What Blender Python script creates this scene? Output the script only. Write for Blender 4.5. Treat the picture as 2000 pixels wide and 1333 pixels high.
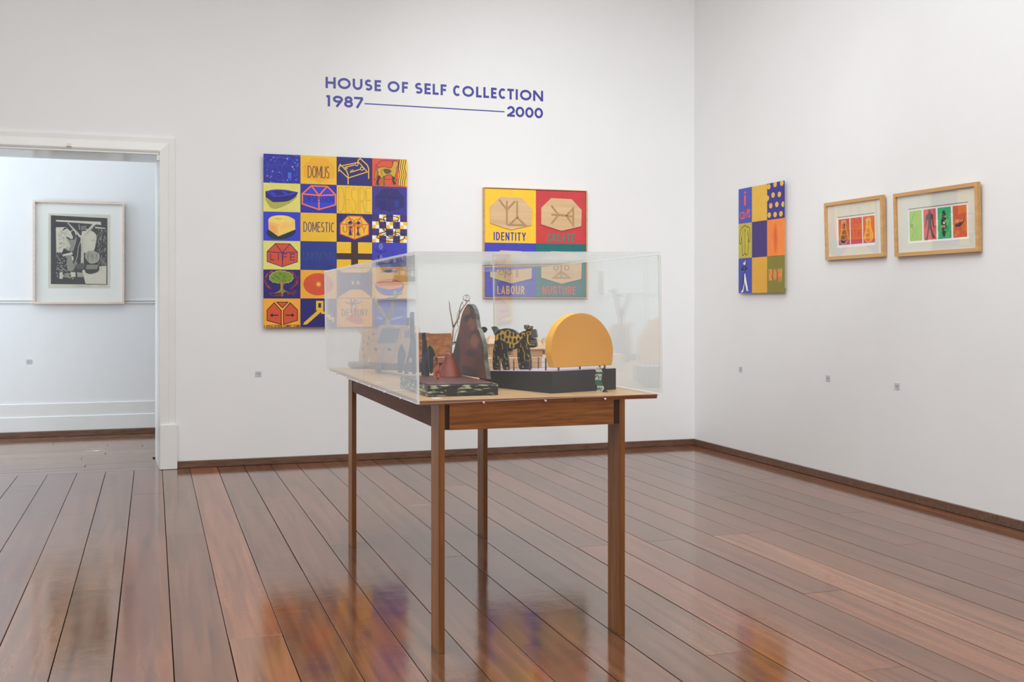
import bpy, bmesh, math, random
from mathutils import Vector, Matrix
random.seed(7)
# ---------------------------------------------------------------- start clean
for o in list(bpy.data.objects): bpy.data.objects.remove(o, do_unlink=True)
S = bpy.context.scene
COL = S.collection
PI = math.pi

# ---------------------------------------------------------------- camera
F_PX, YAW, HOR, EYE = 2121.6, 0.31954, 592.7, 1.2
cam_d = bpy.data.cameras.new('camera'); cam = bpy.data.objects.new('camera', cam_d); COL.objects.link(cam)
cam.location = (0, 0, EYE); cam.rotation_euler = (PI/2, 0, -YAW)
cam_d.sensor_width = 36; cam_d.lens = F_PX/2000*36; cam_d.shift_y = -(666.5-HOR)/2000
cam_d.clip_start = 0.05; cam_d.clip_end = 100
S.camera = cam

# ---------------------------------------------------------------- world, lights, exposure
w = bpy.data.worlds.new('world'); S.world = w; w.use_nodes = True
w.node_tree.nodes['Background'].inputs[0].default_value = (0.8, 0.88, 1, 1)
w.node_tree.nodes['Background'].inputs[1].default_value = 0.3
S.view_settings.view_transform = 'Standard'; S.view_settings.look = 'None'
S.view_settings.gamma = 1; S.view_settings.use_curve_mapping = False
S.view_settings.exposure = 0.34

def area(name, loc, size, power, color=(1, 1, 1), target=None, shape='RECTANGLE'):
    l = bpy.data.lights.new(name, 'AREA'); l.shape = shape; l.size = size[0]; l.size_y = size[1]
    l.energy = power; l.color = color
    o = bpy.data.objects.new(name, l); COL.objects.link(o); o.location = loc
    if target is not None:
        o.rotation_euler = (Vector(target)-Vector(loc)).to_track_quat('-Z', 'Y').to_euler()
    return o
def spot(name, loc, target, power, angle, blend=0.8, radius=0.06, color=(1, 1, 1)):
    l = bpy.data.lights.new(name, 'SPOT'); l.energy = power; l.color = color
    l.spot_size = math.radians(angle); l.spot_blend = blend; l.shadow_soft_size = radius
    o = bpy.data.objects.new(name, l); COL.objects.link(o); o.location = loc
    o.rotation_euler = (Vector(target)-Vector(loc)).to_track_quat('-Z', 'Y').to_euler()
    return o
area('ceiling_fill', (0.7, 2.7, 4.36), (5.8, 7.1), 300, (0.93, 0.98, 1.0))  # added broad fill panel for the room's soft overhead light
spot('track_light_back_wall', (2.5, 5.4, 4.2), (2.1, 8.3, 0.9), 26, 95, 1.0, 0.07, (0.94, 0.985, 1.0))
spot('corner_fill_spot', (-0.6, 1.0, 3.4), (3.75, 8.25, 2.1), 760, 37, 1.0, 0.09, (0.94, 0.985, 1.0))  # added wall-wash spot that brightens the far corner, no known fitting
spot('track_light_right_wall', (2.2, 7.0, 4.2), (4.36, 6.6, 1.0), 8, 90, 1.0, 0.07, (0.95, 0.98, 1.0))
spot('track_light_right_wall_near', (2.0, 5.9, 4.2), (4.36, 4.7, 0.8), 38, 76, 1.0, 0.07, (0.95, 0.98, 1.0))
area('corridor_daylight', (-0.9, 9.5, 3.6), (3.2, 1.0), 10, (0.84, 0.93, 1.0))
area('corridor_side_fill', (-4.05, 9.7, 1.9), (1.5, 3.0), 96, (0.74, 0.88, 1.0), (0, 9.9, 1.6))  # added bluish fill panel, evens the corridor light from top to bottom
spot('corridor_track_light', (-0.6, 9.05, 3.5), (-0.6, 10.55, 0.8), 14, 110, 1.0, 0.06, (0.84, 0.94, 1.0))

# ---------------------------------------------------------------- geometry of the place
WALL_Y = 8.255      # face of the back wall
WALL_X = 4.36       # face of the right wall
COR_Y = 10.57       # far wall of the corridor beyond the doorway
_s, _c = math.sin(YAW), math.cos(YAW)
def ray(px, py):
    l = (px-1000)/F_PX
    return Vector((_s+l*_c, _c-l*_s, -(py-HOR)/F_PX))
CAMP = Vector((0, 0, EYE))
def PL(px, py, p0, n):
    d = ray(px, py); p0 = Vector(p0); n = Vector(n)
    return CAMP + d*((p0-CAMP).dot(n)/d.dot(n))
def PY(px, py, Y): return PL(px, py, (0, Y, 0), (0, 1, 0))
def PX(px, py, X): return PL(px, py, (X, 0, 0), (1, 0, 0))
def PZ(px, py, Z): return PL(px, py, (0, 0, Z), (0, 0, 1))

# ---------------------------------------------------------------- materials
_m = {}
def lin(c):
    return tuple(((v/255)/12.92 if v/255 <= 0.04045 else ((v/255+0.055)/1.055)**2.4) for v in c)
def mat(name, rgb, rough=0.5, var=0.0, scale=8.0, stretch=(1, 1, 1), bump=0.0, bscale=60, coat=0.0, spec=0.5, metal=0.0, detail=4, rgb2=None, contrast=1.0):
    """principled material, base colour rgb (sRGB 0-255) with procedural noise variation and fine relief"""
    if name in _m: return _m[name]
    m = bpy.data.materials.new(name); m.use_nodes = True; _m[name] = m
    nt = m.node_tree; b = nt.nodes['Principled BSDF']
    c = lin(rgb)
    b.inputs['Base Color'].default_value = (*c, 1)
    b.inputs['Roughness'].default_value = rough
    b.inputs['Specular IOR Level'].default_value = spec
    b.inputs['Metallic'].default_value = metal
    b.inputs['Coat Weight'].default_value = coat
    b.inputs['Coat Roughness'].default_value = 0.08
    tc = nt.nodes.new('ShaderNodeTexCoord'); mp = nt.nodes.new('ShaderNodeMapping')
    mp.inputs['Scale'].default_value = stretch
    nt.links.new(tc.outputs['Object'], mp.inputs[0])
    if var > 0 or rgb2:
        n = nt.nodes.new('ShaderNodeTexNoise'); n.inputs['Scale'].default_value = scale; n.inputs['Detail'].default_value = detail
        n.inputs['Roughness'].default_value = 0.6
        nt.links.new(mp.outputs[0], n.inputs['Vector'])
        r = nt.nodes.new('ShaderNodeValToRGB')
        c1 = tuple(max(0, v*(1-var)) for v in c); c2 = tuple(min(1, v*(1+var)) for v in c)
        if rgb2: c1 = c; c2 = lin(rgb2)
        r.color_ramp.elements[0].color = (*c1, 1); r.color_ramp.elements[1].color = (*c2, 1)
        r.color_ramp.elements[0].position = 0.5-0.2/contrast; r.color_ramp.elements[1].position = 0.5+0.2/contrast
        nt.links.new(n.outputs['Fac'], r.inputs[0]); nt.links.new(r.outputs[0], b.inputs['Base Color'])
    if bump > 0:
        n2 = nt.nodes.new('ShaderNodeTexNoise'); n2.inputs['Scale'].default_value = bscale; n2.inputs['Detail'].default_value = 5
        nt.links.new(mp.outputs[0], n2.inputs['Vector'])
        bp = nt.nodes.new('ShaderNodeBump'); bp.inputs['Strength'].default_value = 0.6; bp.inputs['Distance'].default_value = bump
        nt.links.new(n2.outputs['Fac'], bp.inputs['Height']); nt.links.new(bp.outputs[0], b.inputs['Normal'])
    return m
def paint(rgb, name=None, rough=0.55):
    return mat(name or 'paint_%d_%d_%d' % tuple(rgb), rgb, rough, var=0.05, scale=14, bump=0.0002, bscale=300)

WALLP = mat('white_wall_paint', (231, 230, 229), 0.6, var=0.015, scale=1.5, bump=0.0022, bscale=7, spec=0.3)
TRIMP = mat('white_gloss_trim', (228, 226, 222), 0.32, var=0.02, scale=3, bump=0.0012, bscale=10)
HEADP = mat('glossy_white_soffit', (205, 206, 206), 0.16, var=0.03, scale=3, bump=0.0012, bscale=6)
BASEW = mat('dark_baseboard_wood', (106, 76, 60), 0.3, var=0.35, scale=10, stretch=(1, 6, 6), bump=0.0008, bscale=30)

def floor_mat(name='floor_varnish'):
    m = bpy.data.materials.new(name); m.use_nodes = True; nt = m.node_tree; N = nt.nodes; L = nt.links
    b = N['Principled BSDF']
    tc = N.new('ShaderNodeTexCoord'); mp = N.new('ShaderNodeMapping'); mp.inputs['Scale'].default_value = (26, 1.1, 1)
    oi = N.new('ShaderNodeObjectInfo')
    geo = N.new('ShaderNodeNewGeometry')
    add = N.new('ShaderNodeVectorMath'); add.operation = 'ADD'
    rv = N.new('ShaderNodeCombineXYZ')
    mul = N.new('ShaderNodeMath'); mul.operation = 'MULTIPLY'; mul.inputs[1].default_value = 37.0
    L.new(oi.outputs['Random'], mul.inputs[0]); L.new(mul.outputs[0], rv.inputs[0]); L.new(mul.outputs[0], rv.inputs[1])
    L.new(tc.outputs['Object'], add.inputs[0]); L.new(rv.outputs[0], add.inputs[1])
    L.new(add.outputs[0], mp.inputs[0])
    n = N.new('ShaderNodeTexNoise'); n.inputs['Scale'].default_value = 1.0; n.inputs['Detail'].default_value = 6; n.inputs['Distortion'].default_value = 0.5
    L.new(mp.outputs[0], n.inputs['Vector'])
    r = N.new('ShaderNodeValToRGB'); r.color_ramp.elements[0].position = 0.3; r.color_ramp.elements[1].position = 0.72
    r.color_ramp.elements[0].color = (0.62, 0.58, 0.56, 1); r.color_ramp.elements[1].color = (1.25, 1.2, 1.15, 1)
    L.new(n.outputs['Fac'], r.inputs[0])
    mx = N.new('ShaderNodeMix'); mx.data_type = 'RGBA'; mx.blend_type = 'MULTIPLY'; mx.inputs[0].default_value = 1
    L.new(oi.outputs['Color'], mx.inputs[6]); L.new(r.outputs[0], mx.inputs[7])
    # nail holes and dark specks
    v = N.new('ShaderNodeTexVoronoi'); v.inputs['Scale'].default_value = 5.0
    L.new(add.outputs[0], v.inputs['Vector'])
    lt = N.new('ShaderNodeMath'); lt.operation = 'LESS_THAN'; lt.inputs[1].default_value = 0.035
    L.new(v.outputs['Distance'], lt.inputs[0])
    m2 = N.new('ShaderNodeMix'); m2.data_type = 'RGBA'; m2.inputs[7].default_value = (0.03, 0.02, 0.016, 1)
    fm = N.new('ShaderNodeMath'); fm.operation = 'MULTIPLY'; fm.inputs[1].default_value = 0.6
    L.new(lt.outputs[0], fm.inputs[0]); L.new(fm.outputs[0], m2.inputs[0]); L.new(mx.outputs[2], m2.inputs[6])
    L.new(m2.outputs[2], b.inputs['Base Color'])
    n3 = N.new('ShaderNodeTexNoise'); n3.inputs['Scale'].default_value = 9; n3.inputs['Detail'].default_value = 7; L.new(tc.outputs['Object'], n3.inputs['Vector'])
    rr = N.new('ShaderNodeMapRange'); rr.inputs[3].default_value = 0.05; rr.inputs[4].default_value = 0.17
    L.new(n3.outputs['Fac'], rr.inputs[0]); L.new(rr.outputs[0], b.inputs['Roughness'])
    b.inputs['IOR'].default_value = 1.64
    # soft waviness and brush marks in the varnish
    n4 = N.new('ShaderNodeTexNoise'); n4.inputs['Scale'].default_value = 8; n4.inputs['Detail'].default_value = 5; n4.inputs['Roughness'].default_value = 0.6
    L.new(geo.outputs['Position'], n4.inputs['Vector'])
    bp = N.new('ShaderNodeBump'); bp.inputs['Strength'].default_value = 0.6; bp.inputs['Distance'].default_value = 0.0008
    L.new(n4.outputs['Fac'], bp.inputs['Height'])
    L.new(bp.outputs[0], b.inputs['Normal'])
    return m
FLOORM = floor_mat()

def wood(name, rgb, dark, rough=0.35, axis='Z', scale=1.0, coat=0.0):
    if name in _m: return _m[name]
    m = bpy.data.materials.new(name); m.use_nodes = True; _m[name] = m; nt = m.node_tree; N = nt.nodes; L = nt.links
    b = N['Principled BSDF']; tc = N.new('ShaderNodeTexCoord'); mp = N.new('ShaderNodeMapping')
    st = {'X': (2.5, 45, 45), 'Y': (45, 2.5, 45), 'Z': (45, 45, 2.5)}[axis]
    mp.inputs['Scale'].default_value = tuple(v*scale for v in st); L.new(tc.outputs['Object'], mp.inputs[0])
    n = N.new('ShaderNodeTexNoise'); n.inputs['Scale'].default_value = 1; n.inputs['Detail'].default_value = 6; n.inputs['Distortion'].default_value = 0.8
    L.new(mp.outputs[0], n.inputs['Vector'])
    r = N.new('ShaderNodeValToRGB'); r.color_ramp.elements[0].position = 0.32; r.color_ramp.elements[1].position = 0.68
    r.color_ramp.elements[0].color = (*lin(dark), 1); r.color_ramp.elements[1].color = (*lin(rgb), 1)
    L.new(n.outputs['Fac'], r.inputs[0]); L.new(r.outputs[0], b.inputs['Base Color'])
    b.inputs['Roughness'].default_value = rough; b.inputs['Coat Weight'].default_value = coat; b.inputs['Specular IOR Level'].default_value = 0.35
    bp = N.new('ShaderNodeBump'); bp.inputs['Strength'].default_value = 0.4; bp.inputs['Distance'].default_value = 0.0006
    L.new(n.outputs['Fac'], bp.inputs['Height']); L.new(bp.outputs[0], b.inputs['Normal'])
    return m

def pane_mat(name, ior=1.49, tint=(0.985, 0.992, 0.988)):
    """thin clear sheet: straight-through transmission plus a mirror reflection by Fresnel"""
    m = bpy.data.materials.new(name); m.use_nodes = True; nt = m.node_tree; N = nt.nodes; L = nt.links
    N.remove(N['Principled BSDF']); out = N['Material Output']
    tr = N.new('ShaderNodeBsdfTransparent'); tr.inputs[0].default_value = (*tint, 1)
    gl = N.new('ShaderNodeBsdfAnisotropic'); gl.inputs['Roughness'].default_value = 0.0; gl.inputs['Color'].default_value = (1, 1, 1, 1)
    g = N.new('ShaderNodeNewGeometry'); mr = N.new('ShaderNodeMapRange')
    mr.inputs[3].default_value = ior; mr.inputs[4].default_value = 1/ior
    fr = N.new('ShaderNodeFresnel'); mx = N.new('ShaderNodeMixShader')
    L.new(g.outputs['Backfacing'], mr.inputs[0]); L.new(mr.outputs[0], fr.inputs['IOR'])
    L.new(fr.outputs[0], mx.inputs[0]); L.new(tr.outputs[0], mx.inputs[1]); L.new(gl.outputs[0], mx.inputs[2])
    L.new(mx.outputs[0], out.inputs['Surface'])
    return m
ACRYL = pane_mat('clear_acrylic')
GLASS = pane_mat('picture_glass', 1.5, (0.992, 0.994, 0.992))
def edge_mat():
    m = bpy.data.materials.new('acrylic_edge'); m.use_nodes = True; nt = m.node_tree; N = nt.nodes; L = nt.links
    b = N['Principled BSDF']; b.inputs['Base Color'].default_value = (*lin((238, 241, 236)), 1); b.inputs['Roughness'].default_value = 0.25
    tr = N.new('ShaderNodeBsdfTransparent'); mx = N.new('ShaderNodeMixShader'); mx.inputs[0].default_value = 0.72
    L.new(tr.outputs[0], mx.inputs[1]); L.new(b.outputs[0], mx.inputs[2]); L.new(mx.outputs[0], N['Material Output'].inputs[0])
    return m
AEDGE = edge_mat()

# ---------------------------------------------------------------- mesh helpers
class MB:
    """collects faces of several materials and links them as ONE mesh object"""
    def __init__(s): s.v = []; s.f = []; s.m = []; s.mats = []; s.smooth = []
    def mi(s, m):
        if m not in s.mats: s.mats.append(m)
        return s.mats.index(m)
    def face(s, pts, m, smooth=False):
        i = len(s.v); s.v += [tuple(p) for p in pts]; s.f.append(tuple(range(i, i+len(pts)))); s.m.append(s.mi(m)); s.smooth.append(smooth)
    def grid(s, verts, faces, m, smooth=False):
        i = len(s.v); s.v += [tuple(p) for p in verts]
        for f in faces: s.f.append(tuple(k+i for k in f)); s.m.append(s.mi(m)); s.smooth.append(smooth)
    def box(s, a, b, m, M=None, bev=0.0, mats=None):
        x0, y0, z0 = a; x1, y1, z1 = b
        if x0 > x1: x0, x1 = x1, x0
        if y0 > y1: y0, y1 = y1, y0
        if z0 > z1: z0, z1 = z1, z0
        if bev <= 0:
            V = [Vector(p) for p in ((x0,y0,z0),(x1,y0,z0),(x1,y1,z0),(x0,y1,z0),(x0,y0,z1),(x1,y0,z1),(x1,y1,z1),(x0,y1,z1))]
            if M: V = [M @ p for p in V]
            Fs = [(0,3,2,1),(4,5,6,7),(0,1,5,4),(1,2,6,5),(2,3,7,6),(3,0,4,7)]
            if mats:   # order: bottom, top, front(-y), right(+x), back(+y), left(-x)
                i = len(s.v); s.v += [tuple(p) for p in V]
                for f, mm in zip(Fs, mats): s.f.append(tuple(k+i for k in f)); s.m.append(s.mi(mm)); s.smooth.append(False)
            else: s.grid(V, Fs, m)
        else:
            bm = bmesh.new(); bmesh.ops.create_cube(bm, size=1)
            for v in bm.verts: v.co = Vector((x0+(v.co.x+.5)*(x1-x0), y0+(v.co.y+.5)*(y1-y0), z0+(v.co.z+.5)*(z1-z0)))
            bev = min(bev, 0.45*min(x1-x0, y1-y0, z1-z0))
            bmesh.ops.bevel(bm, geom=bm.edges[:], offset=bev, segments=2 if bev > 0.0025 else 1, affect='EDGES', profile=0.5)
            bm.verts.index_update()
            s.grid([(M @ v.co) if M else v.co.copy() for v in bm.verts], [[v.index for v in f.verts] for f in bm.faces], m)
            bm.free()
        return s
    def extrude(s, pts, d, m, side=None, back=True, smooth=False):
        """closed outline pts (3-D, planar) pushed along vector d"""
        pts = [Vector(p) for p in pts]; d = Vector(d); n = len(pts); q = [p+d for p in pts]
        s.face(pts, m)
        if back: s.face(q[::-1], side or m)
        for i in range(n):
            j = (i+1) % n; s.face([pts[j], pts[i], q[i], q[j]], side or m, smooth)
        return s
    def tube(s, pts, r, m, n=8, cap=True, smooth=True):
        pts = [Vector(p) for p in pts]; rs = r if isinstance(r, (list, tuple)) else [r]*len(pts)
        rings = []; up = Vector((0.13, 0.37, 0.92)).normalized()
        for i, p in enumerate(pts):
            t = (pts[min(i+1, len(pts)-1)]-pts[max(i-1, 0)]).normalized()
            a = t.cross(up)
            if a.length < 1e-3: a = t.cross(Vector((1, 0, 0)))
            a.normalize(); b = t.cross(a)
            rings.append([p+(a*math.cos(2*PI*k/n)+b*math.sin(2*PI*k/n))*rs[i] for k in range(n)])
        V = [q for rg in rings for q in rg]
        Fs = [(i*n+k, i*n+(k+1) % n, (i+1)*n+(k+1) % n, (i+1)*n+k) for i in range(len(pts)-1) for k in range(n)]
        s.grid(V, Fs, m, smooth)
        if cap: s.face(rings[0][::-1], m); s.face(rings[-1], m)
        return s
    def lathe(s, prof, c, m, n=24, smooth=True):
        c = Vector(c); V = []
        for r, z in prof: V += [c+Vector((r*math.cos(2*PI*k/n), r*math.sin(2*PI*k/n), z)) for k in range(n)]
        Fs = [(i*n+k, i*n+(k+1) % n, (i+1)*n+(k+1) % n, (i+1)*n+k) for i in range(len(prof)-1) for k in range(n)]
        s.grid(V, Fs, m, smooth)
        s.face(V[:n][::-1], m); s.face(V[-n:], m)
        return s
    def build(s, name, parent=None, org=None, fix=True):
        me = bpy.data.meshes.new(name)
        M = Matrix.Translation(-Vector(org)) if org is not None else None
        me.from_pydata([tuple(M @ Vector(v)) if M else v for v in s.v], [], s.f)
        for mm in s.mats: me.materials.append(mm)
        me.polygons.foreach_set('material_index', s.m); me.polygons.foreach_set('use_smooth', s.smooth)
        me.validate(); me.update()
        if fix:
            bm = bmesh.new(); bm.from_mesh(me)
            bmesh.ops.remove_doubles(bm, verts=bm.verts, dist=1e-6)
            bmesh.ops.recalc_face_normals(bm, faces=bm.faces); bm.to_mesh(me); bm.free()
        o = bpy.data.objects.new(name, me); COL.objects.link(o)
        if org is not None: o.location = org
        if parent: o.parent = parent
        return o
def thing(name, label, cat, loc=(0, 0, 0), rot=(0, 0, 0), group=None):
    o = bpy.data.objects.new(name, None); COL.objects.link(o); o.location = loc; o.rotation_euler = rot
    o.empty_display_size = 0.05; o['label'] = label; o['category'] = cat
    if group: o['group'] = group
    return o
def lab(o, text): o['label'] = text; return o
def struct(o): o['kind'] = 'structure'; return o
def child(o, parent):
    """parent an object built in world coordinates without moving it"""
    bpy.context.view_layer.update()
    o.parent = parent; o.matrix_parent_inverse = parent.matrix_world.inverted(); return o
def world_part(mb, name, parent):
    """world-coordinate mesh turned into a part in the parent's own frame"""
    L = Vector(parent['_org']) if '_org' in parent else parent.location
    return mb.build(name, parent, None) if False else _wp(mb, name, parent, L)
def _wp(mb, name, parent, L):
    # centre the part on its own bounds, relative to the thing
    xs = [v[0] for v in mb.v]; ys = [v[1] for v in mb.v]; zs = [v[2] for v in mb.v]
    c = Vector(((min(xs)+max(xs))/2, (min(ys)+max(ys))/2, (min(zs)+max(zs))/2))
    o = mb.build(name, None, c); o.parent = parent; o.location = c-L; return o
ORG = {}
def wpart(mb, name, parent):
    o = _wp(mb, name, parent, ORG[parent.name]); ORG[o.name] = ORG[parent.name]+o.location; return o
def wthing(name, label, cat, loc, group=None):
    o = thing(name, label, cat, loc, group=group); ORG[o.name] = Vector(loc); return o

# ---------------------------------------------------------------- setting: room shell
XL, YF, CEIL = -3.4, -3.0, 4.4
DX0, DX1 = -1.27, 0.048          # doorway, left and right jamb at the wall face
DZ = 2.29; DEPTH = 0.57
SPL = 0.028
mb = MB(); mb.box((DX1, WALL_Y, 0), (WALL_X+0.12, WALL_Y+DEPTH, CEIL), WALLP)
mb.box((XL-0.12, WALL_Y, 0), (DX0, WALL_Y+DEPTH, CEIL), WALLP)
mb.box((DX0, WALL_Y, DZ), (DX1, WALL_Y+DEPTH, CEIL), WALLP)
struct(mb.build('wall_back'))
struct(MB().box((WALL_X, YF, 0), (WALL_X+0.12, WALL_Y, CEIL), WALLP).build('wall_right'))
struct(MB().box((XL-0.12, YF, 0), (XL, WALL_Y, CEIL), WALLP).build('wall_left'))
struct(MB().box((XL-0.12, YF-0.12, 0), (WALL_X+0.12, YF, CEIL), WALLP).build('wall_front'))
struct(MB().box((XL-0.12, YF-0.12, CEIL), (WALL_X+0.12, WALL_Y+DEPTH, CEIL+0.1), WALLP).build('ceiling'))
# corridor shell
CL, CR, CC = -4.2, 2.2, 3.7
struct(MB().box((CL, COR_Y, 0), (CR, COR_Y+0.15, CC), WALLP).build('wall_far'))
struct(MB().box((CL-0.1, WALL_Y+DEPTH, 0), (CL, COR_Y+0.15, CC), WALLP).build('wall_corridor_left'))
struct(MB().box((CR, WALL_Y+DEPTH, 0), (CR+0.1, COR_Y+0.15, CC), WALLP).build('wall_corridor_right'))
struct(MB().box((CL-0.1, WALL_Y+DEPTH, CC), (CR+0.1, COR_Y+0.15, CC+0.1), WALLP).build('ceiling_corridor'))

# floor: a dark subfloor, with every plank a part of its own
sub = MB(); DARKGAP = mat('subfloor_dark', (24, 19, 17), 0.9)
sub.box((XL-0.12, YF-0.12, -0.08), (WALL_X+0.12, WALL_Y+0.0, -0.022), DARKGAP)
sub.box((CL-0.1, WALL_Y, -0.08), (CR+0.1, COR_Y+0.15, -0.022), DARKGAP)
fl = struct(sub.build('floor'))
PW, PH0 = 0.191, 0.066
joints = {-5: [7.76, 3.9], -4: [5.1], -3: [6.6, 2.9], -2: [4.88], -1: [2.7, 7.2], 0: [5.9, 1.9], 1: [4.0], 2: [4.93], 3: [6.86, 2.6], 4: [5.39, 1.6], 5: [7.1, 3.1], 6: [4.97],
          7: [6.3, 2.7], 8: [4.96], 9: [6.9, 3.3], 10: [4.97], 11: [7.4, 3.0], 12: [4.98], 13: [3.88, 6.7], 14: [4.99], 15: [5.0, 1.8], 16: [4.96], 17: [5.98, 3.4],
          18: [4.51, 7.2], 19: [5.3, 2.1], 20: [4.1, 6.5], 21: [5.7], 22: [4.9]}
bright = {(14, 0): 1.45, (13, 0): 1.15, (12, 0): .82, (10, 0): 1.25, (1, 1): 1.4, (1, 0): 1.35, (3, 0): 1.1, (16, 0): .85, (-3, 1): 1.1, (17, 0): 1.1, (15, 0): .8, (0, 0): .85, (0, 1): .85, (-2, 0): .9}
def plank(x0, x1, y0, y1, gap, top, tint, dz=0.0):
    """board with eased top edges"""
    g = gap/2; e = 0.0008
    X0, X1, Y0, Y1 = x0+g, x1-g, y0+g*0.6, y1-g*0.6
    c = Vector(((X0+X1)/2, (Y0+Y1)/2, 0)); hx, hy = (X1-X0)/2, (Y1-Y0)/2
    V = [(-hx,-hy,-.021),(hx,-hy,-.021),(hx,hy,-.021),(-hx,hy,-.021),
         (-hx,-hy,-e),(hx,-hy,-e),(hx,hy,-e),(-hx,hy,-e),
         (-hx+e,-hy+e,0),(hx-e,-hy+e,0),(hx-e,hy-e,0),(-hx+e,hy-e,0)]
    Fs = [(0,3,2,1),(8,9,10,11)]
    for k in range(4):
        j = (k+1) % 4; Fs += [(k, j, 4+j, 4+k), (4+k, 4+j, 8+j, 8+k)]
    me = bpy.data.meshes.new('plank'); me.from_pydata(V, [], Fs); me.materials.append(FLOORM); me.update()
    o = bpy.data.objects.new('plank', me); COL.objects.link(o); o.location = (c.x, c.y, top+dz); o.parent = fl
    o.color = (*tint, 1); return o
rf = random.Random(11)
BASEF = (0.186, 0.077, 0.038)
for k in range(-18, 23):
    x0 = PH0+PW*k; x1 = x0+PW
    if x1 < XL+0.02: continue
    x0 = max(x0, XL+0.002); x1 = min(x1, WALL_X-0.001)
    if x1-x0 < 0.02: continue
    ys = sorted(joints.get(k, [rf.uniform(1, 7)]))
    ys = [YF+0.002]+ys+[WALL_Y-0.001]
    for i in range(len(ys)-1):
        f = bright.get((k, i), rf.uniform(0.72, 1.08)); h = rf.uniform(-0.1, 0.1)
        t = (BASEF[0]*f*(1+h*0.3), BASEF[1]*f*(1-h), BASEF[2]*f*(1-h*1.4))
        plank(x0, x1, ys[i], ys[i+1], rf.uniform(0.0018, 0.0048), 0, t, rf.uniform(-0.0008, 0.0))
# corridor boards run the other way
yy = WALL_Y; n = 0
while yy < COR_Y-0.02:
    y1 = min(yy+0.133, COR_Y-0.002)
    f = rf.uniform(0.85, 1.15)
    xs = [CL+0.01, rf.uniform(-3.6, -2.0), rf.uniform(-0.9, 1.2), CR-0.01]
    for i in range(3):
        a, b_ = xs[i], xs[i+1]
        if yy < WALL_Y+DEPTH:      # boards lying inside the doorway
            a, b_ = max(a, DX0+0.001), min(b_, DX1-0.001)
            if b_-a < 0.05: continue
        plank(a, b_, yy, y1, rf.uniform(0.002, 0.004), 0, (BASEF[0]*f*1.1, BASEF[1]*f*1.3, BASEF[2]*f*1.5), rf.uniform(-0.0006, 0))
    yy = y1; n += 1

# baseboards
BH = 0.052
struct(MB().box((0.172, WALL_Y-0.017, 0.001), (WALL_X-0.001, WALL_Y+0.001, BH), BASEW, bev=0.003).build('baseboard_back'))
struct(MB().box((WALL_X-0.017, YF, 0.001), (WALL_X+0.001, WALL_Y-0.018, BH), BASEW, bev=0.003).build('baseboard_right'))
struct(MB().box((XL-0.001, YF, 0.001), (XL+0.017, WALL_Y-0.018, BH), BASEW, bev=0.003).build('baseboard_left'))
o = struct(MB().box((CL, COR_Y-0.03, 0.001), (CR, COR_Y+0.001, 0.05), BASEW, bev=0.003).build('baseboard_far'))
# corridor skirting (two stepped white bands) and picture rail
mb = MB()
mb.box((CL, COR_Y-0.022, 0.05), (CR, COR_Y+0.002, 0.185), TRIMP, bev=0.006)
mb.box((CL, COR_Y-0.012, 0.18), (CR, COR_Y+0.002, 0.30), TRIMP, bev=0.005)
struct(mb.build('trim_1'))
mb = MB(); mb.box((CL, COR_Y-0.012, 1.222), (CR, COR_Y+0.002, 1.234), TRIMP, bev=0.002); mb.box((CL, COR_Y-0.012, 1.198), (CR, COR_Y+0.002, 1.212), TRIMP, bev=0.002)
struct(mb.build('trim_2'))

# door casing
CO = 0.155     # outer edge
def frustum_casing():
    mb = MB(); y0 = WALL_Y
    prof = [(0.0, 0.0), (0.0, 0.016), (0.012, 0.020), (0.04, 0.020), (0.046, 0.026), (0.098, 0.040), (0.107, 0.040), (0.107, 0.0)]   # (distance in from outer edge, depth)
    # right upright: x = CO - d ; head: z = DZ+0.107+? - d
    top = DZ+0.112
    def pt_up(d, t, z): return (CO-d, y0-t, z)
    # mitred path: outer corner (CO, top), runs down to plinth and left across head, down the left side
    left = DX0-0.107
    path = [((CO, 0.325), (-1, 0)), ((CO, top), (-1, -1)), ((left, top), (1, -1)), ((left, 0.325), (1, 0))]
    rings = []
    for (x, z), (ax, az) in path: rings.append([(x+ax*d, y0-t, z+az*d) for d, t in prof])
    n = len(prof); V = [p for r in rings for p in r]
    Fs = [(i*n+k, i*n+k+1, (i+1)*n+k+1, (i+1)*n+k) for i in range(3) for k in range(n-1)]
    mb.grid(V, Fs, TRIMP); mb.face(rings[0], TRIMP); mb.face(rings[-1][::-1], TRIMP)
    return mb
struct(frustum_casing().build('trim_3'))
mb = MB(); mb.box((DX1+0.002, WALL_Y-0.046, 0.001), (0.17, WALL_Y, 0.325), TRIMP, bev=0.004)
mb.box((DX0-0.122, WALL_Y-0.046, 0.001), (DX0-0.002, WALL_Y, 0.325), TRIMP, bev=0.004)
struct(mb.build('trim_4'))
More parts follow.
